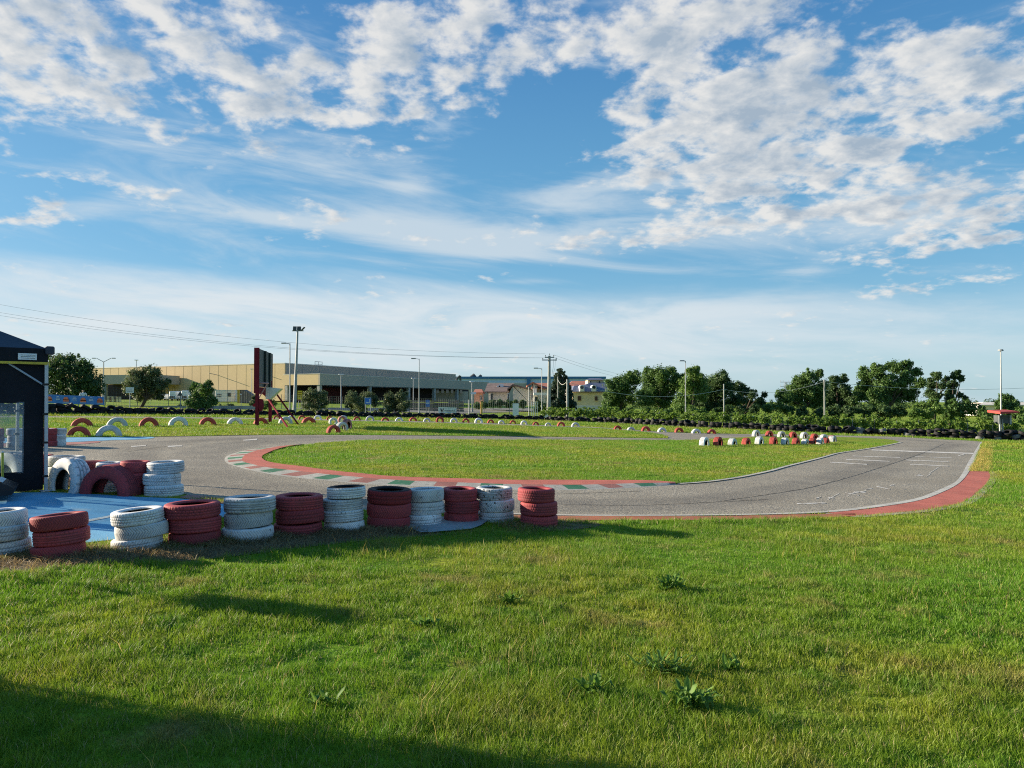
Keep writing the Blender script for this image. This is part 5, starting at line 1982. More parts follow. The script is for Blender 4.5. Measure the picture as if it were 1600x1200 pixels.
# ------------------------------------------------------------------ white cabins and trucks before the warehouse
def cabin(x0, x1, yt, Y, dep, label):
    a, b_ = GX(x0, Y), GX(x1, Y)
    zt_ = P(x0, yt, Y).z
    w, h_ = b_.x - a.x, zt_ - a.z
    c = Vector(((a.x + b_.x) / 2, Y + dep / 2, a.z))
    r_ = thing('delivery_van', c, label, 'van', 'white vans before the warehouse')
    MB().box(c + Z * (h_ * .55), (w, dep, h_ * .82), 0, bev=.12).build('body', M['white'], r_)
    MB().box((c.x, Y - .02, a.z + h_ * .36), (w * .72, .06, h_ * .20), 0).build('windscreen', M['glass'], r_)
    MB().box((c.x, Y - .05, a.z + h_ * .18), (w * .86, .10, h_ * .07), 0, bev=.02).build('bumper', M['panel_grey'], r_)
    for s_ in (-1, 1):
        MB().box((c.x + s_ * w * .36, Y - .03, a.z + h_ * .25), (w * .14, .05, h_ * .05), 0).build('headlight', M['lampgrey'], r_)
        for q in (.18, .78):
            MB().tube((c.x + s_ * w * .40, Y + dep * q, a.z + .35), (c.x + s_ * w * .49, Y + dep * q, a.z + .35), .35, n=14).build('wheel', M['plastic_black'], r_)


cabin(264, 274.5, 610.5, 118, 5, 'white van facing out between the rounded tree and the dark triangular sign')
cabin(283, 293.5, 609.5, 118, 5, 'white van facing out behind the dark triangular sign')
cabin(247, 255, 615, 118, 4, 'small white van mostly behind the rounded tree')
a, b_ = GX(336, 116), GX(366, 116)
zt_ = P(340, 609.5, 116).z
c = Vector(((a.x + b_.x) / 2, 117.2, a.z))
r_ = thing('site_cabin', c, 'long pale site cabin with dark slots behind the dense round shrub', 'cabin')
h_ = zt_ - a.z
w = b_.x - a.x
MB().box(c + Z * (h_ * .5), (w, 2.4, h_ * .92), 0, bev=.05).build('body', M['plaster_w'], r_)
MB().box(c + Z * (h_ * .98), (w + .1, 2.5, h_ * .06), 0).build('roof', M['white'], r_)
for u, v, ww, hh in ((.22, .62, .24, .08), (.22, .46, .2, .06), (.74, .62, .18, .30)):
    MB().box((a.x + w * u, 115.97, a.z + h_ * v), (w * ww, .06, h_ * hh), 0).build('window', M['glass'], r_)
a, b_ = GX(368, 114), GX(380, 114)
zt_ = P(368, 609, 114).z
r_ = thing('skip_container', a, 'yellow-fronted container with a brown side right of the pale site cabin', 'container')
MB().box(((a.x * .62 + b_.x * .38), 114.6, (a.z + zt_) / 2), ((b_.x - a.x) * .34, 1.2, zt_ - a.z), 0).build('front_panel', M['skip_y'], r_)
MB().prism([Vector((a.x + (b_.x - a.x) * .56, 114.2, a.z)), Vector((b_.x + 1.6, 114.2, a.z)), Vector((b_.x + 1.6, 114.2, a.z + (zt_ - a.z) * .5)), Vector((a.x + (b_.x - a.x) * 1.0, 114.2, zt_)), Vector((a.x + (b_.x - a.x) * .56, 114.2, zt_))], (0, 1.6, 0)).build('side_panel', M['roof_brown'], r_)
for i, px in enumerate((171, 178, 185)):
    a = GX(px, 92)
    zt_ = P(px, 619 + i * .4, 92).z
    r_ = thing('stacked_crate', a, ('left' if i == 0 else 'middle' if i == 1 else 'right') + ' pale yellow slatted crate stack right of the blue banners', 'crate', 'pale crates by the banners')
    m = MB()
    for k_ in range(7):
        m.box((a.x, 92, a.z + (zt_ - a.z) * (k_ + .5) / 7), (.46, .5, (zt_ - a.z) / 7 * .7), 0)
    m.build('slat', M['plaster_y'], r_)
    m = MB()
    for s_ in (-.2, .2):
        m.box((a.x + s_, 91.72, (a.z + zt_) / 2), (.05, .04, zt_ - a.z), 0)
    m.build('upright', M['wood'], r_)


# ------------------------------------------------------------------ blue factory and houses
def xz(px, py, Y):
    return P(px, py, Y)


def block(x0, x1, y0, y1, Y, dep, mat, nm, par):
    a, c = P(x0, y1, Y), P(x1, y0, Y)
    return MB().box(((a.x + c.x) / 2, Y + dep / 2, (a.z + c.z) / 2), (c.x - a.x, dep, c.z - a.z), 0).build(nm, M[mat], par)


f_ = thing('factory', GX(830, 270), 'long low blue factory with pale blue wall far behind the houses', 'factory')
block(700, 946, 591.5, 634, 270, 30, 'blue_light', 'wall', f_)
block(699, 947, 588.3, 591.8, 269.4, 31, 'blue_dark', 'roof_band', f_)
block(700, 946, 597.6, 599.2, 269.6, .3, 'cap', 'ledge', f_)
block(700, 946, 599.4, 634, 269.7, .2, 'grey_and_shaded_panel', 'lower_wall', f_)
block(823.5, 829, 590, 604, 269.0, .6, 'blue_dark', 'pillar', f_)
for (x_, y_, r__) in ((741.5, 588.5, .95), (751.2, 588.8, .6)):
    p = P(x_, y_, 275)
    MB().tube(p - Z * .5 - X * r__ * 1.2, p + Z * .7 + X * .2, r__, r__ * .8, 12).build('roof_vent', M['panel_grey'], f_)
p = P(713, 597, 262)
MB().path([p, P(714, 591.5, 262), P(719, 587, 262), P(719.6, 597, 262)], .38, 8).build('pipe', M['panel_grey'], f_)


def gable_side(root, x0, x1, rx0, rx1, ye, yr, Y, dep, mat, nm='roof'):
    """roof with its ridge along x: eave at Y, ridge at Y+dep/2"""
    k_ = (Y + dep / 2) / Y
    e0, e1 = P(x0, ye, Y - .3), P(x1, ye, Y - .3)
    r0, r1 = P(rx0, yr, Y + dep / 2), P(rx1, yr, Y + dep / 2)
    b0, b1 = Vector((e0.x, Y + dep + .3, e0.z)), Vector((e1.x, Y + dep + .3, e1.z))
    m = MB()
    m.prism([e0, e1, r1, r0], (0, 0, .15))
    m.prism([r0, r1, b1, b0], (0, 0, .15))
    return m.build(nm, M[mat], root)


def gable_front(root, pl, pa, pr, yb, Y, dep, wall_m, roof_m, over=.5):
    """gable facing the camera; pl, pa, pr = pixel of left eave, apex, right eave"""
    l, a, r = P(pl[0], pl[1], Y), P(pa[0], pa[1], Y), P(pr[0], pr[1], Y)
    zb = P(pl[0], yb, Y).z
    m = MB()
    ins = .9
    li, ri2 = l.lerp(r, .0) + X * ins, r - X * ins
    zl = l.z + (a.z - l.z) * ins / max(.1, a.x - l.x)
    zr = r.z + (a.z - r.z) * ins / max(.1, r.x - a.x)
    m.prism([Vector((li.x, Y, zb)), Vector((ri2.x, Y, zb)), Vector((ri2.x, Y, zr)), Vector((a.x, Y, a.z)), Vector((li.x, Y, zl))], (0, dep, 0))
    m.build('wall', M[wall_m], root)
    m = MB()
    f = Vector((0, -over, .03))
    e_ = Vector((0, dep + 2 * over, 0))
    m.prism([l + f, a + f, a + f + Z * .22, l + f + Z * .22], e_)
    m.prism([a + f, r + f, r + f + Z * .22, a + f + Z * .22], e_)
    m.build('roof', M[roof_m], root)
    return zb


def win(root, x0, x1, y0, y1, Y, mat='glass', frame='white', nm='window'):
    a, c = P(x0, y1, Y), P(x1, y0, Y)
    fr_ = MB().box(((a.x + c.x) / 2, Y - .04, (a.z + c.z) / 2), (c.x - a.x + .12, .08, c.z - a.z + .12), 0).build(nm, M[frame], root)
    MB().box(((a.x + c.x) / 2, Y - .10, (a.z + c.z) / 2), (c.x - a.x, .05, c.z - a.z), 0).build('pane', M[mat], fr_)


h1 = thing('house', GX(795, 112), 'low house with broad brown tiled roof and two chimneys left of the white gable', 'house', 'houses beyond the track')
block(763, 794, 612, 634, 114, 10, 'plaster', 'wall', h1)
gable_side(h1, 757, 795, 762, 803, 613.2, 600.2, 113.5, 12, 'roof_brown')
gable_front(h1, (792.5, 610), (801, 602.6), (841, 612.8), 634, 111, 11, 'plaster', 'roof_brown')
for x_ in (779, 783):
    ch = MB()
    p = P(x_, 606.5, 117)
    ch.box(p, (.75 if x_ == 783 else .55, .7, 1.3 if x_ == 783 else .8), 0)
    ch.build('chimney', M['white'], h1)
for q in ((767, 770, 615, 626), (793.5, 795.2, 615.5, 626)):
    win(h1, *q, 113.9 if q[0] < 790 else 110.95, frame='plaster_w')
win(h1, 830.5, 832.5, 616, 625, 110.95, frame='plaster_w')
h2 = thing('house', GX(748, 120), 'little pink house with a red tiled roof at the end of the canopy', 'house', 'houses beyond the track')
block(741, 753.5, 614.5, 632, 121, 7, 'plaster_p', 'wall', h2)
gable_side(h2, 739.5, 755, 742, 753, 614.6, 609.5, 120.5, 8, 'roof_red')
win(h2, 751.2, 752.8, 618, 625, 120.95, frame='plaster_w')
h3 = thing('house', GX(842, 108), 'white gabled house with balcony and red roof behind the slim steel post', 'house', 'houses beyond the track')
gable_front(h3, (823.5, 604.6), (832.5, 599.2), (848, 607), 634, 109, 5, 'plaster_w', 'roof_red')
block(838, 856, 607.2, 634, 112, 6, 'plaster_w', 'wall', h3)
gable_side(h3, 832, 859, 834, 858, 608, 600, 111.4, 8, 'roof_red')
block(834, 856, 613.6, 617.4, 107.6, 1.2, 'plaster_w', 'balcony', h3)
for q in ((836.5, 838.6, 602.8, 607), (843, 846, 608.6, 613), (836, 840, 620, 628)):
    win(h3, *q, 108.9 if q[0] < 842 else 111.9, frame='plaster_w')
h4 = thing('house', GX(920, 104), 'yellow house with dark slate mansard roof, round dormers and small turret', 'house', 'houses beyond the track')
block(895, 950, 611.5, 638, 105, 9, 'plaster_y', 'wall', h4)
m = MB()
e0, e1 = P(893.5, 611.8, 104.4), P(952, 611.8, 104.4)
t0, t1 = P(897, 602.5, 106.5), P(915, 601.5, 106.5)
t2, t3 = P(922, 597.8, 108.5), P(946, 597.8, 108.5)
m.prism([e0, e1, t3, t2, t1, t0], (0, 5, 0))
m.build('roof', M['slate'], h4)
block(918.5, 943, 592.8, 599.5, 109, 4, 'plaster_y', 'turret', h4)
tr_ = MB()
a, c = P(917, 593.4, 108.6), P(944, 593.4, 108.6)
q0, q1 = P(923, 590.8, 110.5), P(938, 590.8, 110.5)
tr_.prism([a, c, q1, q0], (0, 4.5, 0))
tr_.build('turret_roof', M['slate'], h4)
for x_ in (922.5, 936.5):
    win(h4, x_ - 1, x_ + 1, 595, 598, 108.98, frame='plaster_y')
for x_, y_ in ((909.5, 605.2), (928.2, 605.2)):
    p = P(x_, y_, 103.9)
    dm = MB().tube(p, p + Vector((0, 3, 0)), .34, .34, 18).build('dormer', M['plaster_w'], h4)
    MB().tube(p - Vector((0, .03, 0)), p + Vector((0, .2, 0)), .24, .24, 18).build('pane', M['glass'], dm)
    MB().box(p + Vector((0, .75, -.3)), (.66, 1.2, .55), 0).build('dormer_base', M['plaster_w'], dm)
for q in ((902.5, 908, 619, 626), (929.6, 933.6, 619.3, 626)):
    win(h4, *q, 104.97, 'shutter', 'plaster_y')
block(895, 950, 614.3, 615.1, 104.8, .2, 'plaster_y', 'ledge', h4)
h5 = thing('house', GX(902, 128), 'red tiled house roof showing behind the yellow house', 'house', 'houses beyond the track')
block(888, 919, 603.5, 632, 130, 8, 'plaster_w', 'wall', h5)
gable_side(h5, 886, 920, 894, 918, 604.5, 596.6, 129.4, 9, 'roof_red')
win(h5, 890.5, 892.4, 606.5, 612, 129.95, 'shutter', 'plaster_w')
win(h5, 893.6, 894.8, 606.5, 612, 129.95, 'shutter', 'plaster_w')
gw = GX(890, 96)
o = block(889, 950, 633.5, 642, 96, .3, 'plaster_w', 'garden_wall', None)
tag(o, 'white garden wall before the yellow house', 'wall')
h6 = thing('house', GX(1560, 150), 'distant low pale house roof at the far right behind the round tree', 'house', 'houses beyond the track')
block(1535, 1640, 633, 650, 151, 8, 'plaster_w', 'wall', h6)
gable_side(h6, 1530, 1645, 1536, 1640, 633.6, 629.6, 150, 10, 'plaster')


# ------------------------------------------------------------------ trees and shrubs
def leaf_mesh(name, blobs, n, leaf, mat, parent, seed=1, flat=1.0, core=0.35, up=.25):
    """leaf-sized faces through the crown: blobs = (centre, radius); shells with ragged rims and gaps"""
    g_ = np.random.default_rng(seed)
    C = np.array([tuple(b_[0]) for b_ in blobs])
    Rr = np.array([b_[1] for b_ in blobs])
    pr = Rr ** 2
    idx = g_.choice(len(blobs), n, p=pr / pr.sum())
    d = g_.normal(size=(n, 3))
    d /= np.linalg.norm(d, axis=1)[:, None]
    # sub-clumps: snap directions towards a few twigs per blob
    tw = g_.normal(size=(len(blobs), 26, 3))
    tw /= np.linalg.norm(tw, axis=2)[:, :, None]
    t = tw[idx, g_.integers(0, 26, n)]
    rr2 = g_.random(n) ** core
    cl = t * rr2[:, None] * 0.74 + d * (g_.random(n) ** .8)[:, None] * 0.58
    p = C[idx] + cl * Rr[idx][:, None] * np.array([1, 1, flat])
    nrm = cl + g_.normal(size=(n, 3)) * .55 + np.array([0, 0, up])
    nrm /= np.linalg.norm(nrm, axis=1)[:, None]
    a = np.cross(nrm, g_.normal(size=(n, 3)))
    a /= np.linalg.norm(a, axis=1)[:, None] + 1e-9
    b_ = np.cross(nrm, a)
    s_ = leaf * g_.uniform(.6, 1.35, n)[:, None]
    V = np.empty((n, 4, 3))
    V[:, 0] = p - a * s_ * .5
    V[:, 1] = p + b_ * s_ * .30 + nrm * s_ * .06
    V[:, 2] = p + a * s_ * .5
    V[:, 3] = p - b_ * s_ * .30 + nrm * s_ * .06
    rnd = np.repeat(np.clip(g_.random(n) * .7 + .3 * g_.random(len(blobs))[idx], 0, 1), 4)
    return np_mesh(name, V.reshape(-1, 3), np.arange(n * 4), np.arange(n) * 4, mat, {'rnd': rnd}, parent)


def tree(label, pxblobs, Y, mat, base_px, n=7000, leaf=.34, seed=1, name='tree', cat='tree', group=None, tr=.22, flat=1.0, dj=.7, trunk=True, core=.35, bend=0.0):
    g_ = GX(base_px, Y)
    root = thing(name, g_, label, cat, group)
    rs_ = random.Random(seed * 13 + 1)
    bl = []
    for (x_, y_, r__) in pxblobs:
        rad = r__ * Y / F
        p = P(x_, y_, Y + rs_.uniform(-dj, dj) * 2.2)
        bl.append((p, rad))
        for q in range(8):  # satellites break the outline
            d = Vector((rs_.gauss(0, 1), rs_.gauss(0, 1), rs_.gauss(.25, .8))).normalized()
            bl.append((p + d * rad * rs_.uniform(.55, 1.0), rad * rs_.uniform(.22, .48)))
    leaf_mesh('crown', bl, n, leaf, M[mat], root, seed, flat, core)
    if trunk:
        m = MB()
        top = sum((b_[0] for b_ in bl), Vector()) / len(bl)
        midp = g_.lerp(Vector((top.x, top.y, top.z)), .45) + Vector((bend, 0, 0))
        m.tube(g_ - Z * .2, midp, tr, tr * .75, 9)
        for b_ in bl[::9]:
            q = midp.lerp(b_[0], .5) + Vector((rs_.uniform(-.2, .2), rs_.uniform(-.2, .2), .15))
            m.tube(midp - Z * .15, q, tr * .55, tr * .3, 7)
            m.tube(q, b_[0], tr * .3, tr * .1, 6)
            for s__ in range(3):
                d = Vector((rs_.gauss(0, 1), rs_.gauss(0, 1), rs_.gauss(.4, .6))).normalized()
                m.tube(b_[0].lerp(q, .3), b_[0] + d * b_[1] * .8, tr * .12, tr * .04, 5)
        m.build('trunk', M['bark'], root)
    return root


gT = 'trees beyond the track'
tree('big dark tree behind the tent and the blue banners', [(98, 578, 26), (122, 586, 27), (146, 604, 18), (88, 566, 16), (112, 562, 12), (133, 575, 14), (150, 612, 12), (92, 605, 24), (125, 608, 26), (143, 600, 14), (78, 590, 20), (105, 566, 13), (110, 618, 22), (140, 615, 16), (120, 575, 14), (85, 575, 16)], 74, 'leaf_dark', 108, 22000, .21, 2, group=gT)
tree('rounded olive-green tree with a bare leaning trunk behind the small white sign', [(212, 590, 17), (235, 586, 17), (228, 603, 20), (206, 606, 15), (248, 602, 15), (222, 618, 14), (262, 596, 6), (250, 617, 9)], 66, 'leaf_olive', 218, 16000, .15, 3, 'olive_tree', group=gT, tr=.16, bend=.25)
tree('dense round dark-green shrub tree between the white vans and the site cabin', [(306, 610, 12), (323, 608, 12), (314, 620, 15), (302, 630, 12), (328, 628, 12), (315, 634, 12), (325, 600, 6), (305, 603, 6)], 64, 'leaf_mid', 315, 13000, .14, 4, group=gT, tr=.14)
for lb, bl, sd in (('first round olive bush from the left before the loading bays', [(485, 619, 11), (500, 619, 11), (492, 630, 13), (479, 632, 10), (505, 632, 10), (492, 638, 9)], 5),
                   ('second round olive bush, behind the square blue sign', [(550, 622, 11), (575, 621, 12), (562, 630, 13), (545, 630, 8), (585, 630, 8), (566, 637, 9), (552, 636, 8)], 6),
                   ('third round olive bush, left of the short pale lamp', [(610, 621, 10), (627, 620, 10), (618, 632, 13), (606, 637, 9), (630, 636, 10)], 7)):
    tree(lb, bl, 70, 'leaf_olive', bl[2][0], 10000, .13, sd, 'olive_tree', 'olive tree', 'round olive bushes before the loading bays', tr=.12)
for lb, bl, sd, mt in (('small dark shrub under the dark triangular sign', [(282, 638, 7), (290, 641, 5)], 8, 'leaf_dark'), ('low dark shrub before the site cabin', [(345, 638, 7), (358, 637, 8), (370, 640, 6)], 9, 'leaf_dark'),
                       ('low shrub behind the right post of the red board', [(415, 634, 9), (424, 630, 8), (408, 638, 7)], 10, 'leaf_mid'), ('low shrub at the foot of the floodlight mast', [(497, 645, 6), (480, 645, 5), (510, 644, 5)], 12, 'leaf_olive'),
                       ('low pale shrub between the second and third olive bushes', [(595, 643, 5), (604, 644, 5), (587, 645, 4)], 14, 'leaf_olive'), ('thin shrub beside the tan wall at the left', [(398, 622, 5), (396, 630, 6)], 15, 'leaf_olive')):
    tree(lb, bl, 74 if sd != 12 else 66, mt, bl[0][0], 1500, .16, sd, 'low_shrub', 'shrub', 'low shrubs behind the tyre wall', tr=.05)
tree('long clipped dark hedge before the brown-roofed house', [(745, 634, 6), (757, 633, 6), (769, 631, 7), (781, 631, 7), (793, 631, 7), (805, 631, 7), (817, 632, 7)], 92, 'leaf_dark', 780, 7000, .2, 21, 'garden_hedge', 'hedge', None, trunk=False, dj=.25)
tree('bushes left of the power pole before the white gabled house', [(842, 632, 7), (850, 636, 7), (838, 640, 5)], 86, 'leaf_dark', 846, 2200, .2, 22, 'garden_bush', 'bush', 'garden bushes', tr=.05)
tree('blue-green bush right of the power pole', [(872, 631, 9), (880, 634, 7), (865, 634, 6)], 84, 'leaf_blue', 872, 2400, .2, 23, 'garden_bush', 'bush', 'garden bushes', tr=.06)
# conifer: tiers narrowing upward
bl = []
rs = random.Random(4)
for k_ in range(15):
    t = k_ / 14
    hw = 2.0 + 15 * t ** .7
    for q in range(3):
        bl.append((876 + (q - 1) * hw * .95 + rs.uniform(-2, 2), 580 + 57 * t + rs.uniform(-2, 2), 3.4 + 5.2 * t))
tree('dark conifer behind the power pole', bl, 92, 'leaf_blue', 874, 22000, .2, 24, 'conifer', 'conifer', gT, tr=.2, dj=.5)
tr_defs = [
    ('tall bushy tree at the left end of the tree line beside the yellow house', [(962, 606, 18), (975, 596, 16), (992, 590, 14), (958, 622, 17), (980, 618, 20), (950, 634, 12), (970, 640, 12)], 96, 'leaf_mid', 970, 31),
    ('broad tree with the highest crown behind the first street lamp in the tree line', [(1012, 590, 16), (1030, 584, 14), (1046, 582, 12), (1020, 606, 20), (1045, 604, 20), (1008, 622, 18), (1035, 628, 18), (1060, 596, 14)], 92, 'leaf_mid', 1030, 32),
    ('light green tree just right of the first street lamp in the tree line', [(1082, 582, 11), (1074, 598, 15), (1092, 596, 14), (1080, 615, 18), (1068, 630, 16), (1098, 612, 14)], 86, 'leaf_light', 1082, 33),
    ('dark tree left of the pale pole in the tree line', [(1112, 598, 15), (1126, 592, 14), (1108, 616, 18), (1128, 612, 18), (1118, 632, 18), (1136, 604, 12), (1100, 634, 14)], 96, 'leaf_dark', 1118, 34),
    ('thin dark tree right of the pale pole at the gap in the tree line', [(1150, 606, 11), (1162, 612, 11), (1176, 616, 9), (1150, 626, 14), (1170, 630, 13), (1188, 628, 9), (1195, 616, 5)], 98, 'leaf_dark', 1162, 35),
    ('broad tree left of the pale pole above the double tyre row', [(1262, 590, 13), (1248, 596, 12), (1280, 584, 8), (1240, 608, 14), (1262, 610, 18), (1226, 620, 14), (1244, 626, 16), (1282, 606, 14), (1275, 628, 16)], 92, 'leaf_mid', 1258, 36),
    ('dark tree right of the pale pole above the double tyre row', [(1304, 596, 11), (1318, 592, 8), (1300, 612, 14), (1320, 610, 12), (1310, 628, 16), (1330, 625, 12), (1293, 630, 12)], 96, 'leaf_dark', 1308, 37),
    ('largest tree of the right group with an open sunlit crown', [(1352, 586, 13), (1372, 580, 13), (1396, 574, 12), (1418, 572, 10), (1432, 582, 9), (1356, 604, 16), (1384, 600, 18), (1412, 596, 16), (1436, 600, 10), (1345, 618, 14), (1372, 622, 18), (1400, 620, 18), (1424, 618, 12)], 90, 'leaf_mid', 1388, 38),
    ('slender dark tree right of the largest tree of the right group', [(1464, 588, 8), (1456, 600, 10), (1472, 602, 9), (1452, 616, 10), (1462, 618, 9), (1480, 592, 5)], 92, 'leaf_dark', 1458, 39),
    ('ivy-clad leaning tree at the right end of the big trees', [(1492, 586, 8), (1502, 591, 6), (1490, 600, 8), (1486, 612, 8), (1482, 622, 8), (1500, 618, 6), (1508, 623, 5)], 90, 'leaf_dark', 1482, 40),
    ('round lone tree behind the mast at the far right', [(1572, 624, 10), (1580, 630, 10), (1563, 632, 9), (1576, 640, 12), (1590, 640, 8), (1562, 642, 8)], 84, 'leaf_mid', 1574, 41),
]
for lb, bl, Y, mt, bx, sd in tr_defs:
    ar_ = sum(b_[2] ** 2 for b_ in bl)
    tree(lb, bl, Y, mt, bx, int(17 * ar_) + 2000, .21, sd, group=gT, tr=.24, core=.5)
sh_defs = [
    ('light bush at the foot of the yellow house beside the first trees', [(950, 640, 8), (962, 645, 8), (985, 646, 9)], 82, 'leaf_mid', 51),
    ('bush under the highest tree of the left tree group', [(1010, 644, 10), (1028, 646, 9), (1045, 645, 9)], 82, 'leaf_mid', 52),
    ('pale bush under the light green tree', [(1062, 640, 10), (1080, 643, 10), (1096, 645, 8)], 80, 'leaf_light', 53),
    ('dark bush under the thin dark tree at the gap', [(1140, 642, 10), (1160, 643, 10), (1180, 640, 9), (1122, 645, 9)], 84, 'leaf_dark', 54),
    ('low bush in the gap between the two tree groups', [(1200, 640, 9), (1216, 636, 10), (1232, 642, 10)], 86, 'leaf_mid', 55),
    ('dark bush under the trees above the double tyre row', [(1255, 645, 11), (1280, 647, 11), (1305, 645, 12), (1328, 643, 12)], 84, 'leaf_dark', 56),
    ('dark bush under the largest tree', [(1352, 642, 13), (1378, 644, 13), (1402, 642, 13)], 84, 'leaf_dark', 57),
    ('bright green bush between the slender dark tree and the largest tree', [(1440, 638, 12), (1456, 632, 11), (1448, 648, 12), (1428, 646, 10), (1466, 640, 9)], 80, 'leaf_light', 58),
    ('broad green bush below the ivy-clad tree', [(1490, 636, 11), (1506, 634, 11), (1520, 639, 11), (1498, 648, 12), (1480, 648, 10), (1534, 645, 9)], 82, 'leaf_mid', 59),
    ('low green bushes at the far right behind the red awning', [(1545, 650, 9), (1560, 650, 8), (1590, 646, 9), (1608, 642, 10), (1625, 645, 10), (1600, 655, 10)], 78, 'leaf_mid', 60),
]
for lb, bl, Y, mt, sd in sh_defs:
    ar_ = sum(b_[2] ** 2 for b_ in bl)
    tree(lb, bl, Y, mt, bl[1][0], int(13 * ar_) + 900, .2, sd, 'field_bush', 'bush', 'bushes at the foot of the tree line', tr=.08, core=.42)
# far hazy wood line closing the horizon
fwb = []
for i in range(90):
    px = -200 + i * 23
    fwb.append((P(px, 632 + rt.uniform(-2.5, 2) + (4 if px > 1150 else 0), 330 + rt.uniform(-20, 20)), rt.uniform(2.4, 3.6)))
o = leaf_mesh('distant_treeline', fwb, 16000, 1.1, M['leaf_dark'], None, 77)
tag(o, 'far strip of woodland along the horizon', 'wood', None, 'stuff')


# ------------------------------------------------------------------ vineyard: four vine forms copied along rows
def vine_proto(seed):
    rv = random.Random(seed)
    root = thing('grape_vine', (0, 0, 0), 'leafy green grape vine on a stake in the vineyard rows behind the tyre wall', 'vine', 'grape vines in the vineyard')
    bl = []
    for q in range(7):
        bl.append((Vector((rv.uniform(-.8, .8), rv.uniform(-.2, .2), rv.uniform(.75, 1.25))), rv.uniform(.22, .36)))
    for q in range(6):
        bl.append((Vector((rv.uniform(-.8, .8), rv.uniform(-.25, .25), rv.uniform(1.35, 1.75))), rv.uniform(.10, .18)))
    leaf_mesh('foliage', bl, 1100, .15, M['leaf_vine'], root, seed)
    MB().tube((0, 0, -.1), (.05, 0, .8), .04, .03, 6).tube((.05, 0, .8), (.6, .02, 1.0), .025, .015, 5).tube((.05, 0, .8), (-.6, -.02, 1.0), .025, .015, 5).build('stem', M['bark'], root)
    MB().tube((.12, .04, -.1), (.12, .04, 1.45), .03, .03, 6).build('stake', M['pole_conc'], root)
    return root


protos = [vine_proto(100 + i) for i in range(4)]
used = [False] * 4


def place_vine(x, y, rz, sc):
    k_ = rt.randrange(4)
    p = protos[k_]
    if not used[k_]:
        used[k_] = True
        r_ = p
    else:
        r_ = p.copy()
        COL.objects.link(r_)
        for c in p.children:
            d = c.copy()
            COL.objects.link(d)
            d.parent = r_
    r_.location = (x, y, gz(x))
    r_.rotation_euler = (0, 0, rz)
    r_.scale = (1, 1, sc)


vtop = [(800, 639), (870, 638), (950, 638.5), (1050, 642.5), (1150, 646), (1250, 649), (1330, 651), (1450, 655), (1550, 658), (1640, 661)]
for off, step in ((2.6, 1.35), (5.2, 1.5)):
    wv = [p for p in wl if 858 + (off - 2.6) * 3 < 800 + F * p[0] / p[1] < 1660]
    acc = 0.0
    prev = None
    for p in wv:
        if prev is not None:
            acc += math.hypot(p[0] - prev[0], p[1] - prev[1])
        if prev is None or acc >= step:
            acc = 0.0
            q = Vector((p[0], p[1] + off))
            px = 800 + F * q.x / q.y
            dirv = (Vector(p) - Vector(prev)) if prev is not None else Vector((1, -.3))
            tp = np.interp(px, [a[0] for a in vtop], [a[1] for a in vtop])
            H = P(px, tp, q.y).z - gz(q.x)
            place_vine(q.x + rt.uniform(-.1, .1), q.y + rt.uniform(-.15, .15), math.atan2(dirv.y, dirv.x) + rt.uniform(-.1, .1), H / 1.62 * rt.uniform(.92, 1.08))
        prev = p
print('vines', sum(1 for o in bpy.data.objects if o.name.startswith('grape_vine')))

# little white notice in the vineyard
nb = GX(1176, 66)
r_ = thing('notice_plate', nb, 'small pale notice plate on a stake among the vines', 'plate')
p = P(1176.5, 652, 66)
MB().box(p, (.2, .03, .26), 0).build('plate', M['white'], r_)
MB().tube(nb, p - Z * .1, .025, n=6).build('stake', M['steel'], r_)

# ------------------------------------------------------------------ camera
cam = bpy.data.cameras.new('camera')
cam.sensor_width = 36.0
cam.lens = 36.0 * F / 1600.0
cam.clip_start = 0.05
cam.clip_end = 3000
co = bpy.data.objects.new('camera', cam)
co.location = (0, 0, CAMZ)
co.rotation_euler = (math.pi / 2 + PITCH, 0, 0)
COL.objects.link(co)
scn.camera = co

# ------------------------------------------------------------------ sun
SUN_EL, SUN_AZ = R(16.5), R(-76.0)      # azimuth measured from +Y towards +X
sd_ = Vector((math.sin(SUN_AZ) * math.cos(SUN_EL), math.cos(SUN_AZ) * math.cos(SUN_EL), math.sin(SUN_EL)))
L = bpy.data.lights.new('sun', 'SUN')
L.energy = 5.0
L.angle = R(0.5)
L.color = (1.0, 0.86, 0.66)
lo = bpy.data.objects.new('sun', L)
lo.rotation_euler = (-sd_).to_track_quat('-Z', 'Y').to_euler()
lo.location = (-40, 10, 30)
COL.objects.link(lo)

# ------------------------------------------------------------------ sky with clouds (all laid out by compass direction)
w_ = bpy.data.worlds.new('World')
scn.world = w_
w_.use_nodes = True
nt = w_.node_tree
for n_ in list(nt.nodes):
    nt.nodes.remove(n_)
k = NT(nt)
wout = k.n('ShaderNodeOutputWorld')
bg = k.n('ShaderNodeBackground')
SKY = 0.092
bg.inputs[1].default_value = SKY
sky = k.n('ShaderNodeTexSky', sky_type='NISHITA')
sky.sun_disc = False
sky.sun_elevation = SUN_EL
sky.sun_rotation = SUN_AZ
sky.air_density = 1.0
sky.dust_density = 0.6
sky.ozone_density = 3.0
tc = k.n('ShaderNodeTexCoord').outputs['Generated']
sep = k.n('ShaderNodeSeparateXYZ')
k.l(tc, sep.inputs[0])
dx, dy, dz = sep.outputs
az = k.math('ARCTAN2', dx, dy)
el = k.math('ARCSINE', k.math('MAXIMUM', -1.0, k.math('MINIMUM', 1.0, dz)))


def azel(px, py):
    d = ray(px, py).normalized()
    return math.atan2(d.x, d.y), math.asin(d.z)


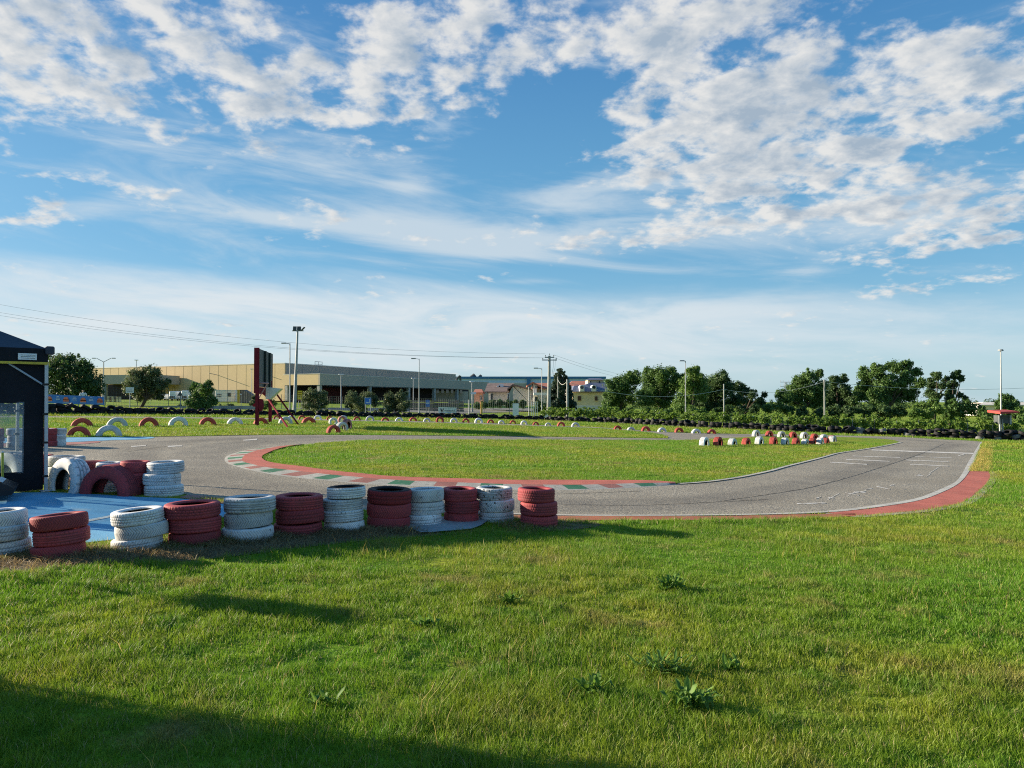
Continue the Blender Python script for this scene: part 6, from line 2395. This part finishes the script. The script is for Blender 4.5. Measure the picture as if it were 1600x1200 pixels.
def blob(px, py, rx, ry, rot=0.0, amp=1.0):
    """soft patch of sky: centre in photograph pixels turned into azimuth / elevation"""
    a0, e0 = azel(px, py)
    sa, se_ = rx / F * math.cos(a0) ** 1.0, ry / F * math.cos(a0)
    u = k.math('SUBTRACT', az, a0)
    v = k.math('SUBTRACT', el, e0)
    c, s_ = math.cos(rot), math.sin(rot)
    u2 = k.math('ADD', k.math('MULTIPLY', u, c / sa), k.math('MULTIPLY', v, s_ / sa))
    v2 = k.math('ADD', k.math('MULTIPLY', u, -s_ / se_), k.math('MULTIPLY', v, c / se_))
    r2 = k.math('ADD', k.math('MULTIPLY', u2, u2), k.math('MULTIPLY', v2, v2))
    return k.math('MULTIPLY', k.math('EXPONENT', k.math('MULTIPLY', r2, -1.0)), amp)


def acc_sum(items):
    t = items[0]
    for q in items[1:]:
        t = k.math('ADD', t, q)
    return t


# cloud-plane coordinates: a flat layer above the ground, so puffs foreshorten to streaks near the horizon
zc = k.math('ADD', k.math('MAXIMUM', dz, 0.0), 0.26)
cx, cy = k.math('DIVIDE', dx, zc), k.math('DIVIDE', dy, zc)
cv = k.n('ShaderNodeCombineXYZ')
k.l(cx, cv.inputs[0])
k.l(cy, cv.inputs[1])
cv.inputs[2].default_value = 3.7
cv = cv.outputs[0]


def shifted(v, off):
    m = k.n('ShaderNodeVectorMath', operation='ADD')
    k.l(v, m.inputs[0])
    m.inputs[1].default_value = off
    return m.outputs[0]


cum_mask = acc_sum([blob(180, 60, 420, 120, -.05, .95), blob(60, 130, 230, 60, 0, .45), blob(520, 110, 240, 95, -.05, .9), blob(850, 40, 330, 62, .12, .9), blob(690, 140, 90, 32, 0, .6), blob(790, 160, 50, 20, 0, .5), blob(-10, 225, 80, 48, 0, .95), blob(1220, 20, 160, 40, 0, .5),
                    blob(1180, 180, 220, 90, .1, .95), blob(1040, 190, 110, 70, -.35, .75), blob(1360, 210, 240, 120, -.2, .75), blob(1490, 100, 150, 80, .1, .75), blob(1270, 300, 240, 62, -.12, .8), blob(1560, 310, 110, 45, .1, .9), blob(1040, 80, 90, 40, .1, .55),
                    blob(1450, 385, 130, 24, .05, .85), blob(1430, 449, 110, 18, .08, .9), blob(920, 378, 80, 15, 0, .85), blob(1060, 362, 110, 26, .05, .75), blob(210, 298, 75, 15, -.05, .9), blob(75, 310, 50, 30, .6, .7), blob(20, 345, 40, 9, .2, .6), blob(600, 355, 300, 26, -.06, .55)])
hole = acc_sum([blob(1440, 20, 160, 40, .1, .7), blob(1450, 258, 120, 28, .2, .5), blob(1130, 70, 50, 14, 0, .5), blob(800, 225, 150, 50, .0, .9), blob(880, 150, 60, 30, -.3, .7), blob(1450, 250, 60, 26, .2, .4), blob(125, 70, 40, 18, 0, .5), blob(960, 120, 50, 18, .2, .4), blob(400, 270, 330, 50, 0, .5), blob(880, 420, 500, 30, 0, .5)])
nA = k.noise(cv, 11.5, 7, 0.58, 0.1)
nB = k.noise(cv, 4.2, 3, 0.5, 0.2)
nAs = k.noise(shifted(cv, (-.022, .009, 0)), 11.5, 5, 0.58, 0.1)
nBs = k.noise(shifted(cv, (-.065, .025, 0)), 4.2, 2, 0.5, 0.2)
cm = k.math('MINIMUM', cum_mask, 1.0)
base_d = k.math('ADD', k.math('ADD', k.math('MULTIPLY', nA, 1.45), k.math('MULTIPLY', nB, .65)), k.math('SUBTRACT', k.math('MULTIPLY', cm, .385), k.math('MULTIPLY', hole, .22)))
dens = k.smooth(base_d, 1.22, 1.56)
# streaky veil: stretched noise
sv = k.n('ShaderNodeCombineXYZ')
k.l(k.math('MULTIPLY', az, 2.4), sv.inputs[0])
k.l(k.math('ADD', k.math('MULTIPLY', el, 13.0), k.math('MULTIPLY', az, 1.1)), sv.inputs[1])
sv.inputs[2].default_value = 1.3
sv = sv.outputs[0]
n2 = k.noise(sv, 1.6, 8, 0.60, 0.7)
veil_mask = acc_sum([blob(640, 350, 260, 24, -.06, .75), blob(720, 385, 190, 22, -.05, .8), blob(450, 345, 150, 10, -.04, .6), blob(560, 240, 160, 30, -.1, .35), blob(300, 250, 260, 70, 0, .38), blob(880, 300, 130, 30, .1, .5), blob(640, 290, 40, 14, 0, .5), blob(1150, 345, 190, 35, -.08, .6), blob(1000, 310, 120, 40, 0, .35),
                     blob(120, 330, 130, 25, .35, .5), blob(100, 460, 90, 8, 0, .45), blob(820, 440, 60, 5, 0, .35), blob(1250, 425, 60, 5, 0, .3), blob(1000, 240, 60, 12, 0, .2), blob(1430, 330, 200, 40, 0, .4)])
veil = k.smooth(k.math('ADD', k.math('MULTIPLY', n2, 1.3), k.math('MULTIPLY', veil_mask, .6)), .66, 1.2)
# broad pale band above the horizon, its upper rim sinking to the right
n3 = k.noise(sv, .9, 6, .55, .4)
_, e_l = azel(0, 395)
_, e_r = azel(1000, 452)
rim = k.math('ADD', e_r, k.math('MULTIPLY', k.math('SUBTRACT', 0.17, az), (e_l - e_r) / .78))
rim = k.math('MAXIMUM', rim, R(7.6))
rim = k.math('ADD', rim, k.math('MULTIPLY', k.math('SUBTRACT', n3, .5), .09))
band_f = k.smooth(k.math('SUBTRACT', rim, el), -.008, .035)
fade_r = k.smooth(az, .0, .7, .95, .5)
band_f = k.math('MULTIPLY', band_f, fade_r)
band_f = k.math('MULTIPLY', band_f, k.smooth(k.noise(sv, 1.7, 7, .6, .6), .30, .64, .45, 1.0))
band_f = k.math('MULTIPLY', band_f, k.smooth(el, R(0.5), R(4.5), .45, 1.0))
# clear-sky colour: the sky model's light pulled towards the deep blue of the photograph
eln = k.smooth(el, R(0.0), R(12), 0, 1)
eln2 = k.smooth(el, R(10), R(32), 0, 1)
grad = k.mix(eln2, k.mix(eln, (1.6, 2.7, 3.25), (0.54, 1.75, 2.85)), (0.17, 0.95, 2.25))
skyc = k.mix(0.78, sky.outputs[0], grad)
# cloud light: bright rims towards the sun, grey-blue undersides in the thick parts
sunward = k.math('ADD', k.math('MULTIPLY', k.math('SUBTRACT', nA, nAs), 3.2), k.math('MULTIPLY', k.math('SUBTRACT', nB, nBs), 3.0))
thick = k.smooth(base_d, 1.36, 1.72)
lit = k.math('ADD', k.math('SUBTRACT', .86, k.math('MULTIPLY', thick, .62)), sunward, clamp=True)
C_HI, C_LO, C_BAND, C_VEIL = (3.75, 3.72, 3.62), (1.75, 2.15, 2.6), (3.4, 3.68, 3.85), (3.05, 3.4, 3.65)
ccol = k.mix(lit, C_LO, C_HI)
c1 = k.mix(band_f, skyc, C_BAND)
c2 = k.mix(k.math('MULTIPLY', veil, .75), c1, C_VEIL)
c3 = k.mix(k.math('MULTIPLY', dens, .94), c2, ccol)
k.l(c3, bg.inputs[0])
k.l(bg.outputs[0], wout.inputs[0])

# ------------------------------------------------------------------ view
vs_ = scn.view_settings
vs_.view_transform = 'Standard'
vs_.look = 'None'
vs_.gamma = 1.0
vs_.use_curve_mapping = False
vs_.exposure = 1.25
scn.cycles.use_denoising = False
scn.cycles.filter_width = 1.1
scn.cycles.max_bounces = 6
scn.cycles.transparent_max_bounces = 8
